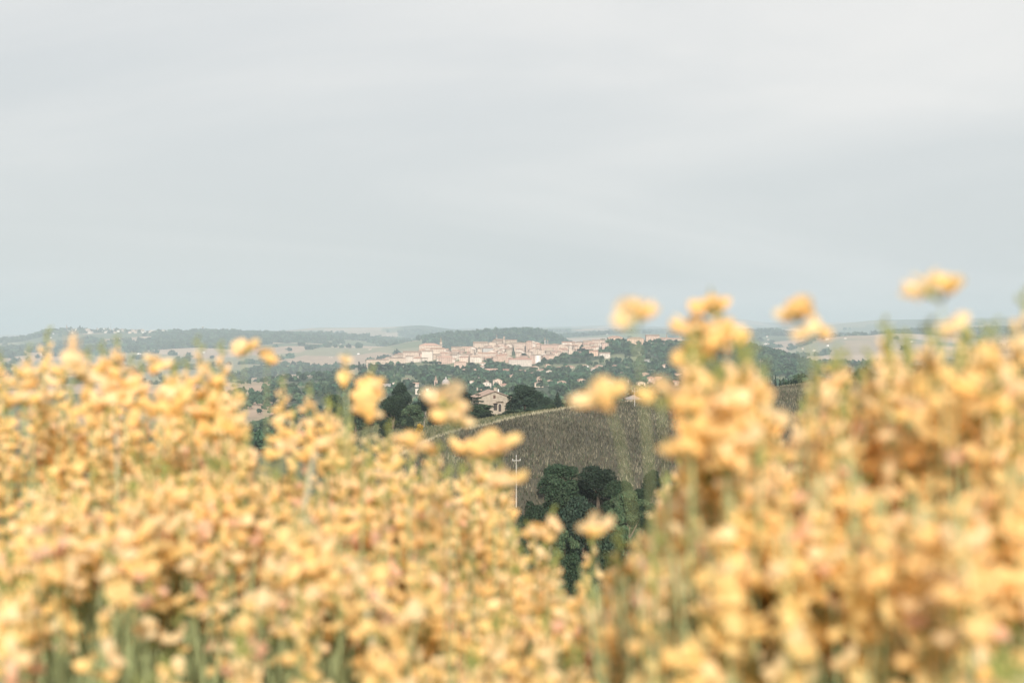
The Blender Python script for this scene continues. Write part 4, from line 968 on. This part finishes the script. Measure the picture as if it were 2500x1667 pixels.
for k in range(22):
    X = 1846 + k * 5 + random.uniform(-2, 2); d = random.uniform(3030, 3100); x = (X - 1250) / FPX * d
    put_tree('cypress', FAR, 'cypress', x, d, random.uniform(8, 13), 4.2, 'dark cypress in the row along the wooded ridge right of town', 'tree', 'cypresses along the ridge')
for X, Yt in ((1868, 922), (1874, 921), (1880, 926), (1893, 917), (1904, 922), (1912, 924), (1918, 923), (1925, 926)):
    tree_px('cypress', 'cypress', X, Yt, 9, 640 + random.uniform(-25, 25), 'blackish cypress in the short row peeping over the field crest', lib=NEAR, group='cypresses behind the field crest')

def mass(name, pts, nq, label, m_=None, seed=9):
    """one joined mesh of many small crowns: pts = (x, y, z, h, w)"""
    g = np.random.default_rng(seed); P = np.array(pts); n = len(P)
    dv = g.normal(size=(n, nq, 3)); dv /= np.linalg.norm(dv, axis=2)[..., None]; dv[..., 2] = np.abs(dv[..., 2]) * 1.0 - 0.25
    c = P[:, None, :3] + np.stack([np.zeros(n), np.zeros(n), P[:, 3] * 0.45], -1)[:, None]
    ext = np.stack([P[:, 4] * 0.45, P[:, 4] * 0.45, P[:, 3] * 0.5], -1)[:, None]
    p = c + dv * ext * g.uniform(0.6, 1.05, (n, nq, 1))
    nm = dv + 0.6 * g.normal(size=dv.shape); nm /= np.linalg.norm(nm, axis=2)[..., None]
    t = np.cross(nm, g.normal(size=dv.shape)); t /= np.linalg.norm(t, axis=2)[..., None] + 1e-9; bt = np.cross(nm, t)
    s = P[:, None, 4:5] * g.uniform(0.18, 0.36, (n, nq, 1)) * (40 / nq) ** 0.5
    V = np.stack([p - t * s, p - bt * s * 0.7, p + t * s, p + bt * s * 0.7], 2)
    C = g.uniform(0.55, 1.8, (n, 1, 1)) * g.uniform(0.75, 1.3, (n, nq, 1)) * np.ones((1, 1, 4)); C = np.repeat(C.reshape(-1, 1), 3, 1); C[:, 0] *= np.repeat(g.uniform(0.8, 1.3, n), nq * 4)
    o = link(bpy.data.objects.new(name, np_mesh(name, V.reshape(-1, 3), np.arange(n * nq * 4).reshape(-1, 4), [m_ or M['leaf']], C)))
    tag(o, label, 'woods', kind='stuff'); return o
mass('woodland', [(x, d, z, h, h * random.uniform(0.8, 1.1)) for d, X, x, z, h in vis[240:] + rest], 46, 'dense green woodland covering the slopes round the hill town')
# far woods and hedgerows
n = 90000
d_ = np.exp(rng.uniform(np.log(3200), np.log(12000), n)); X_ = rng.uniform(-150, 2650, n); x_ = (X_ - 1250) / FPX * d_
wm = wood_mask(x_, d_); _, ed = fields(x_, d_)
hedge = (ed < 0.022) & (fbm(x_ / 300, d_ / 300, 15, 2) > 0.5)
lone = rng.random(n) < 0.0006
keep = (wm > 0.50) | hedge | lone
keep &= ~((X_ > 900) & (X_ < 1980) & (d_ < 3500)); keep &= ~((X_ > 115) & (X_ < 475) & (d_ > 8250) & (d_ < 9300) & (rng.random(n) < 0.8))
z_ = terrain(x_[keep], d_[keep]); pts = []
for x, d, z in zip(x_[keep], d_[keep], z_):
    h = random.uniform(7, 14) * (1 + d / 20000); pts.append((x, d, z, h * 0.9, h * random.uniform(1.1, 2.0)))
pts = pts[:36000]
print('far trees', len(pts))
mass('far_woodland', pts, 10, 'hazy dark woods and hedgerows on the distant hills', seed=21)

# ------------------------------------------------------------------ foreground: flowering broom
def petal_mat(name, col, hue=0.08, tr=0.58):
    return mat(name, col, 0.6, noise=28, amt=0.12, transl=tr, objrand=hue, spec=0.15)
M['petal'] = petal_mat('broom_petal', (0.99, 0.75, 0.365))
M['petal_pale'] = petal_mat('broom_petal_pale', (0.99, 0.80, 0.51))
M['petal_old'] = petal_mat('broom_petal_withered', (0.93, 0.64, 0.46))
M['calyx'] = mat('calyx_green', (0.28, 0.30, 0.09), 0.6, transl=0.2)
M['stem'] = mat('rush_stem', (0.33, 0.38, 0.19), 0.55, noise=12, amt=0.25, transl=0.2, objrand=0.15)
M['straw'] = mat('straw_blade', (0.46, 0.43, 0.32), 0.7, transl=0.3)

def flower_mesh(name, m, seed, lo=False, close=0.0):
    """pea flower: upright rounded banner, two wings, keel, green calyx; opens along +Y, up +Z"""
    g = random.Random(seed); b = MB()
    nseg, rings = (8, (0.6, 1.0)) if lo else (12, (0.35, 0.7, 1.0))
    vs = [(0, 0.006, 0.0055)]; fs = []
    R0 = 0.0120 * (1 - 0.25 * close)
    for r in rings:
        for k in range(nseg):
            a = 2 * math.pi * k / nseg; notch = 1 - 0.16 * math.exp(-((a - math.pi / 2) / 0.3) ** 2)
            rr_ = R0 * r * notch; X = rr_ * math.cos(a) * (1.02 - 0.45 * close); Z = 0.0062 + rr_ * math.sin(a) * 0.95 + R0 * 0.35
            Yb = 0.006 - 0.010 * (r ** 2) * (0.55 + 0.45 * math.sin(a)) * (1 - close * 1.4) + 0.0016 * math.sin(3 * a + seed) * r
            vs.append((X, Yb, Z))
    for k in range(nseg): fs.append((0, 1 + k, 1 + (k + 1) % nseg))
    for i in range(len(rings) - 1):
        for k in range(nseg):
            a0 = 1 + i * nseg + k; a1 = 1 + i * nseg + (k + 1) % nseg; fs.append((a0, a0 + nseg, a1 + nseg, a1))
    b.add(vs, fs, 0)
    for s in (-1, 1):                                        # wings
        vs = []; nn = 5 if lo else 8
        for k in range(nn):
            a = 2 * math.pi * k / nn
            vs.append((s * (0.0030 + 0.0048 * (0.5 + 0.5 * math.cos(a)) * (1 - close)), 0.011 + 0.0085 * math.cos(a), 0.0015 + 0.0048 * math.sin(a) - 0.002 * math.cos(a)))
        vs.append((s * 0.0068 * (1 - 0.5 * close), 0.011, 0.0018)); fs = [(k, (k + 1) % nn, nn) for k in range(nn)]
        b.add(vs, fs, 0)
    kp = [(0, 0.002, 0.0005), (0, 0.009, -0.003), (0, 0.016, -0.0022), (0, 0.0205, 0.002)]
    b.tube(kp, [0.0018, 0.0034, 0.0030, 0.0006], 4 if lo else 6, 0)
    b.tube([(0, -0.006, -0.002), (0, -0.001, 0.0), (0, 0.004, 0.002)], [0.0009, 0.0022, 0.0026], 4 if lo else 6, 1)
    return b.mesh(name, [m, M['calyx']], True)
FL = [flower_mesh('flower', M['petal'], 1), flower_mesh('flower', M['petal'], 2, close=0.25), flower_mesh('flower', M['petal_pale'], 3), flower_mesh('flower', M['petal'], 4, close=0.55), flower_mesh('flower', M['petal_pale'], 6, close=0.15)]
FL_OLD = [flower_mesh('flower', M['petal_old'], 5, close=0.4), flower_mesh('flower', M['petal_old'], 7, close=0.8)]
LO = [flower_mesh('flower', M['petal'], 11, lo=True), flower_mesh('flower', M['petal_pale'], 12, lo=True, close=0.2), flower_mesh('flower', M['petal_old'], 13, lo=True, close=0.5)]
def bud_mesh(seed):
    g = random.Random(seed); b = MB()
    for k in range(6):
        z = 0.004 + k * 0.0075; a = k * 2.4; o = Vector((math.cos(a), math.sin(a), 0)) * 0.004 * (1 - k / 8)
        up = Vector((math.cos(a) * 0.6, math.sin(a) * 0.6, 1)).normalized(); Ln = 0.0125 * (1 - k * 0.11)
        c = Vector((0, 0, z)) + o
        b.tube([c, c + up * Ln * 0.35, c + up * Ln * 0.75, c + up * Ln], [0.0012, 0.0032 * (1 - k * .08), 0.0028 * (1 - k * .08), 0.0005], 5, 0 if k < 3 else 1)
    b.tube([(0, 0, -0.004), (0, 0, 0.045)], [0.0014, 0.0008], 4, 1)
    return b.mesh('bud_cluster', [M['petal_pale'], M['calyx']], True)
BUD = [bud_mesh(k) for k in range(3)]

def lo_arrays(me):
    n = len(me.vertices); v = np.zeros(n * 3, np.float32); me.vertices.foreach_get('co', v)
    tri = [(list(p.vertices), p.material_index) for p in me.polygons]
    T_ = []; mi = []
    for f, m_ in tri:
        for k in range(1, len(f) - 1): T_.append((f[0], f[k], f[k + 1])); mi.append(m_)
    return v.reshape(-1, 3), np.array(T_), np.array(mi)
LOA = [lo_arrays(m_) for m_ in LO]

def bez(p0, p1, p2, t): return p0 * (1 - t) ** 2 + p1 * 2 * t * (1 - t) + p2 * t * t
class Bush:
    def __init__(s, X, d, label, group='flowering broom bushes in the foreground'):
        x = (X - 1250) / FPX * d; s.o = Vector((x, d, gz(x, d)))
        s.root = empty('broom_bush', s.o, 0, label, 'bush', group); s.stems = []
    def stem(s, tip, base=None, ctrl=None, fl=0.22, n=None, bud=True, big=1.0, old=0.08, pri=0.0):
        s.stems.append((tip, base, ctrl, fl, n, bud, big, old, pri))
    def finish(s, g, cap_n=300):
        # largest in view first: the priority ones, then the near and high ones
        s.stems.sort(key=lambda q: (-q[8], rowof(q[0].z, q[0].y)))
        count = 0; jV = []; jT = []; jM = []; off = 0
        smb = MB()
        for tip, base, ctrl, fl, n, bud, big, old, pri in s.stems:
            if base is None:
                base = Vector((s.o.x + g.uniform(-.16, .16), s.o.y + g.uniform(-.16, .16), 0)); base.z = gz(base.x, base.y) - 0.02
            if ctrl is None:
                ctrl = Vector((base.x * 0.45 + tip.x * 0.55, base.y * 0.45 + tip.y * 0.55, base.z + (tip.z - base.z) * g.uniform(0.45, 0.65)))
                ctrl += Vector((g.uniform(-.08, .08), g.uniform(-.08, .08), 0))
            L = (ctrl - base).length + (tip - ctrl).length; tf = min(0.6, fl / L * 1.05)
            P = [bez(base, ctrl, tip, t) - s.o for t in (0, .2, .4, .55, .7, .82, .92, 1)]
            r0 = g.uniform(0.0013, 0.0018) * (0.62 if pri and not bud else 1); rad = [r0 * 1.5, r0 * 1.4, r0 * 1.25, r0 * 1.1, r0, r0 * .85, r0 * .7, r0 * .5]
            nf = n if n is not None else max(4, int(fl / 0.0112))
            indiv = count + nf <= cap_n
            if indiv:
                mb = MB(); mb.tube(P, rad, 6); st = mb.build('flowering_stem', [M['stem']], s.root, True)
            else: smb.tube(P, rad, 5)
            a = g.uniform(0, 6.28)
            for k in range(nf):
                f = (k + g.uniform(-.2, .2)) / max(nf - 1, 1); t = 1 - tf * (1 - f) - (0.03 / L if bud else 0.0)
                t = min(max(t, 0.05), 1.0); p = bez(base, ctrl, tip, t) - s.o
                tg = (bez(base, ctrl, tip, min(t + .02, 1.0)) - bez(base, ctrl, tip, t - .02)).normalized()
                a += 2.4 + g.uniform(-.35, .35)
                sd = tg.cross(Vector((math.cos(a), math.sin(a), 0.1))).normalized()
                out = (sd + tg * g.uniform(0.25, 0.7)).normalized(); zz = (tg - out * tg.dot(out)).normalized(); xx = out.cross(zz)
                sc_ = big * g.uniform(0.7, 1.2) * (1.0 - 0.45 * f * f if bud else 1.0); pos = p + out * 0.0075 * sc_
                m3 = Matrix((xx, out, zz)).transposed() @ Matrix.Rotation(g.gauss(0, .35), 3, 'Y') @ Matrix.Rotation(g.gauss(0, .3), 3, 'X') @ Matrix.Diagonal((g.uniform(.7, 1.25), g.uniform(.75, 1.25), g.uniform(.75, 1.3)))
                isold = g.random() < old * (1.6 - f)
                if indiv:
                    o = bpy.data.objects.new('flower', g.choice(FL_OLD) if isold else g.choice(FL)); link(o, st)
                    o.matrix_basis = Matrix.Translation(pos) @ m3.to_4x4() @ Matrix.Scale(sc_, 4); count += 1
                else:
                    li = 2 if isold else (1 if g.random() < 0.35 else 0); v, T_, mi = LOA[li]
                    A_ = np.array(m3) * sc_; jV.append(v @ A_.T + np.array(pos)); jT.append(T_ + off); off += len(v)
                    jM.append(np.where(mi == 1, 3, li))
            if bud:
                o = bpy.data.objects.new('bud_cluster', g.choice(BUD)); tgt = (tip - bez(base, ctrl, tip, .95)).normalized()
                if indiv:
                    link(o, st); o.matrix_basis = Matrix.Translation(tip - s.o - tgt * 0.03) @ tgt.to_track_quat('Z', 'Y').to_matrix().to_4x4() @ Matrix.Scale(g.uniform(0.8, 1.15), 4)
                else:
                    bpy.data.objects.remove(o)
        if jV:
            me = np_mesh('flower_mass', np.vstack(jV), np.vstack(jT), [M['petal'], M['petal_pale'], M['petal_old'], M['calyx']], None, np.concatenate(jM), True)
            tag(link(bpy.data.objects.new('flower_mass', me), s.root), kind='stuff')
        # leafless green shoots
        plain = [q for q in s.stems if q[8] == 0]
        for k in range(330 if s.o.y < 1.6 and s.o.x < 0.1 else 170):
            base = Vector((g.gauss(0, .14), g.gauss(0, .14), 0)); base.z = gz(s.o.x + base.x, s.o.y + base.y) - s.o.z - 0.02
            q = g.choice(plain)[0] - s.o; tip = Vector((q.x + g.gauss(0, .07), q.y + g.gauss(0, .07), q.z - abs(g.gauss(0.1, .16)) - 0.06))
            wx_, wy_ = tip.x + s.o.x, tip.y + s.o.y; Xp = 1250 + wx_ / wy_ * FPX
            tip.z = min(tip.z, CAMZ - (env(Xp) + 60 - 833.5) / FPX * wy_ - s.o.z)
            mid = Vector((base.x * .5 + tip.x * .5, base.y * .5 + tip.y * .5, base.z + (tip.z - base.z) * .55))
            r0 = g.uniform(0.0014, 0.0024); smb.tube([bez(base, mid, tip, t) for t in (0, .35, .7, 1)], [r0 * 1.3, r0 * 1.2, r0, r0 * .4], 5)
        tag(smb.build('green_shoots', [M['stem']], s.root, True), kind='stuff')
        return count

def env(X): return float(np.interp(X, E_X, E_Y))
g = random.Random(42)
# X, depth, half width in photo px at that depth, n stems, first row of tips (None = skyline of the flowers), span of tip rows, label
BUSHES = [
    (60, 2.0, 260, 102, None, 360, 'broom bush filling the left edge up to the hazy hills'),
    (330, 2.05, 240, 104, None, 360, 'broom bush left of centre with spikes reaching the far hills'),
    (610, 2.0, 240, 91, None, 370, 'broom bush with single high blossoms below the far fields'),
    (840, 1.95, 200, 83, None, 380, 'broom bush with the long tapering spike left of the farmhouse'),
    (1080, 1.9, 170, 85, None, 400, 'broom bush in front of the farmhouse left of the dark wood'),
    (250, 1.6, 330, 39, 1110, 150, 'broom bush in the lower left in front of the back row'),
    (760, 1.7, 300, 59, 1130, 200, 'broom bush below the middle left of the flower bank'),
    (1180, 1.75, 240, 76, 1250, 380, 'broom bush low in the middle left of the dark wood'),
    (1480, 1.8, 190, 78, None, 330, 'low broom bush under the dark wood in the gap'),
    (1730, 1.28, 110, 59, None, 480, 'broom bush right of the dark wood with tall spikes before the barn'),
    (1960, 1.25, 200, 68, None, 400, 'broom bush in the right half before the hazy fields'),
    (2200, 1.2, 200, 68, None, 400, 'broom bush near the right edge with the highest single blossom'),
    (2440, 1.15, 190, 60, None, 420, 'broom bush at the right edge with large blurred blossoms'),
    (120, 1.2, 300, 11, 1400, 300, 'nearest broom bush in the bottom left corner over green shoots'),
    (640, 1.3, 300, 11, 1430, 240, 'nearest broom bush at the bottom left of centre'),
    (1150, 1.35, 280, 18, 1430, 240, 'nearest broom bush at the bottom centre'),
    (1600, 1.4, 200, 30, 1360, 320, 'broom bush at the bottom right of centre with slanting stems'),
    (2350, 1.0, 190, 11, 1420, 260, 'nearest broom bush in the bottom right corner'),
    (2050, 2.0, 300, 45, 1000, 350, 'broom bush behind the large right hand blossoms')]
tot = 0; bushes = {}
for (X, d, hw, ns_, y0, span, lab) in BUSHES:
    bu = Bush(X, d + 0.1, lab); bushes[X] = bu
    ctr = []
    for k in range(ns_):
        Xt = X + hw * (g.random() + g.random() + g.random() - 1.5) * 1.25; dt = d * (1 + g.uniform(-0.16, 0.2))
        top = env(Xt) if y0 is None else max(y0, env(Xt))
        u_ = g.random() ** 1.25
        if ctr and g.random() < 0.66:                     # side shoots of one branch stand together
            cx_, cu_ = g.choice(ctr); Xt = cx_ + g.gauss(0, 44 / d); u_ = min(max(cu_ + g.gauss(0, 0.07), 0), 1); top = env(Xt) if y0 is None else max(y0, env(Xt))
        else: ctr.append((Xt, u_))
        Yt = top + (26 if X < 1700 else 12) + span * u_
        dt = d * (1.16 - 0.30 * u_ + g.uniform(-0.07, 0.07))
        lg = g.random()
        if u_ < 0.55 and lg < 0.3: Yt -= g.uniform(20, 75) * 1.6 / d
        tip = px(Xt, Yt, dt)
        bu.stem(tip, fl=g.uniform(0.11, 0.18) if lg < 0.3 else g.uniform(0.06, 0.13) * (1 - 0.4 * u_), old=0.10 if X < 1600 else 0.06)
# single sprigs that stand out against the valley and the sky
def sprig(key, X, Y, d, fl, n, base_px=None, bud=True, big=1.0, old=0.0):
    Y += 24 / (d - 0.68) if not bud else 10
    tip = px(X, Y, d); ctrl = base = None
    if base_px:
        q = px(base_px[0], base_px[1], d); ctrl = q; base = Vector((q.x + (q.x - tip.x) * 0.15, q.y + 0.12, 0)); base.z = gz(base.x, base.y) - 0.02
    bushes[key].stem(tip, base=base, ctrl=ctrl, fl=fl, n=n, bud=bud, big=big, old=old, pri=1.0)
for a in [
    (1480, 1545, 735, 1.12, 0.022, 3, (1665, 1330), False, 1.0), (1480, 1482, 925, 1.15, 0.035, 4, (1665, 1330), False, 1.1),
    (1480, 1612, 930, 1.2, 0.04, 3, (1665, 1330), False, 1.0),
    (1730, 1738, 712, 1.32, 0.06, 6, (1800, 1150), True, 0.95), (1730, 1702, 775, 1.34, 0.05, 6, (1800, 1150), True, 1.0), (1730, 1765, 785, 1.3, 0.07, 10, (1800, 1150), True, 1.0), (1730, 1690, 840, 1.32, 0.07, 10, (1800, 1150), True, 1.0), (1730, 1800, 850, 1.2, 0.08, 10, None, True, 1.0),
    (1960, 1955, 735, 1.2, 0.024, 3, (1990, 1000), False, 0.9), (1960, 1982, 775, 1.2, 0.02, 2, (1990, 1000), False, 0.85),
    (2200, 2297, 668, 1.08, 0.02, 3, (2330, 950), False, 1.0), (2200, 2338, 765, 1.1, 0.01, 1, (2330, 950), False, 0.7),
    (2440, 2430, 790, 1.1, 0.06, 8, None, True, 1.1), (2440, 2500, 750, 1.15, 0.06, 8, None, True, 1.1), (2200, 2270, 815, 1.15, 0.06, 8, None, True, 1.05),
    (840, 905, 915, 1.8, 0.16, 18, (860, 1200), True, 1.0), (1080, 1098, 968, 1.5, 0.006, 2, (1082, 1200), False, 1.15), (1080, 1110, 1010, 1.6, 0.025, 3, (1100, 1200), False, 1.0),
    (1080, 1045, 1090, 1.7, 0.008, 2, (1040, 1250), False, 1.0), (1080, 1000, 1055, 1.7, 0.045, 5, (995, 1250), True, 1.0), (1080, 1150, 1085, 1.7, 0.045, 6, (1150, 1280), True, 1.0), (1080, 1205, 1070, 1.5, 0.06, 8, (1225, 1300), False, 1.15), (1080, 1240, 1160, 1.5, 0.03, 4, (1240, 1350), False, 1.0),
    (610, 487, 848, 1.9, 0.07, 9, None, True, 1.0), (610, 540, 853, 1.9, 0.045, 5, None, True, 1.0), (610, 595, 845, 1.9, 0.018, 3, (598, 1000), False, 1.0), (610, 652, 870, 1.9, 0.012, 2, (645, 1000), False, 1.0),
    (610, 755, 940, 1.9, 0.09, 10, None, True, 1.0), (840, 845, 868, 1.9, 0.012, 1, (848, 1050), True, 0.8), (840, 858, 908, 1.9, 0.012, 1, (848, 1050), False, 0.8), (840, 830, 928, 1.9, 0.012, 1, (842, 1050), False, 0.9),
    (60, 0, 865, 1.9, 0.06, 8, None, True, 1.0), (60, 70, 850, 1.9, 0.07, 9, None, True, 1.0), (330, 215, 862, 1.9, 0.06, 8, None, True, 1.0), (330, 320, 868, 1.9, 0.05, 7, None, True, 1.0), (330, 345, 895, 1.9, 0.05, 7, None, True, 1.0), (330, 425, 890, 1.9, 0.07, 9, None, True, 1.0), (610, 455, 880, 1.9, 0.06, 8, None, True, 1.0), (610, 515, 885, 1.9, 0.08, 10, None, True, 1.0), (610, 570, 915, 1.9, 0.08, 11, None, True, 1.0), (610, 690, 925, 1.9, 0.08, 11, None, True, 1.0), (840, 800, 975, 1.9, 0.07, 9, None, True, 1.0), (840, 950, 1045, 1.8, 0.06, 8, None, True, 1.0),
    (60, 35, 890, 1.8, 0.02, 3, None, True, 1.0), (60, 115, 825, 2.0, 0.08, 10, None, True, 1.0), (330, 175, 865, 1.7, 0.03, 4, None, False, 1.15), (330, 285, 825, 1.9, 0.08, 10, None, True, 1.1), (330, 250, 855, 1.9, 0.03, 4, None, True, 1.0), (330, 378, 868, 1.9, 0.02, 3, None, False, 1.0),
    (1480, 1348, 1265, 1.8, 0.05, 4, (1335, 1450), True, 0.8), (1480, 1455, 1270, 1.4, 0.035, 3, (1450, 1500), False, 1.0), (1480, 1310, 1290, 1.8, 0.035, 4, (1300, 1450), False, 1.0), (1480, 1585, 1265, 1.6, 0.05, 6, None, True, 1.0), (1480, 1510, 1330, 1.6, 0.05, 6, None, True, 1.0)]:
    sprig(a[0], a[1], a[2], a[3], a[4], a[5], a[6], a[7], a[8])
for k in range(24):
    X_ = g.uniform(1585, 1720); Y_ = env(X_) + g.uniform(15, 190)
    sprig(1600, X_, Y_, g.uniform(1.18, 1.42), g.uniform(0.04, 0.08), g.randint(4, 7), None, True, 1.0, 0.05)
for k in range(14):
    sprig(1730, g.uniform(1670, 1870), g.uniform(820, 950), g.uniform(1.12, 1.3), g.uniform(0.05, 0.09), g.randint(5, 9), None, True, 1.0, 0.05)
for bu in bushes.values(): tot += bu.finish(g)
print('individual flowers', tot)
# pale dry grass blades among the flowers
for X, Yt, Yb, lean, d, lab in ((283, 1030, 1120, 2, 1.9, 'pale dry grass blade standing upright among the left flowers'), (770, 1080, 1260, -30, 1.8, 'pale bent grass blade above the middle left flowers'),
                                (800, 1170, 1320, -70, 1.8, 'pale slanting grass blade just below the bent one'), (885, 1425, 1560, 25, 1.5, 'short whitish blade in the lower middle of the flowers')):
    t_, b_ = px(X, Yt, d), px(X + lean, Yb, d); gr = b_ + (b_ - t_) * 1.0; gr = Vector((gr.x, gr.y, gz(gr.x, gr.y)))
    b = MB(); P = [gr, gr * .5 + b_ * .5, b_, (b_ + t_) / 2, t_]
    for i in range(4):
        w0 = 0.0015 + 0.0006 * i if i < 3 else 0.0028; w1 = 0.0028 if i < 3 else 0.0004
        p, q = P[i], P[i + 1]; b.add([p + Vector((-w0, 0, 0)), p + Vector((w0, 0.0008, 0)), q + Vector((w1, 0.0008, 0)), q + Vector((-w1, 0, 0))], [(0, 1, 2, 3)])
    o = b.build('grass_blade', [M['straw']]); o.location = (0, 0, 0); tag(o, lab, 'grass blade', 'pale grass blades among the flowers')
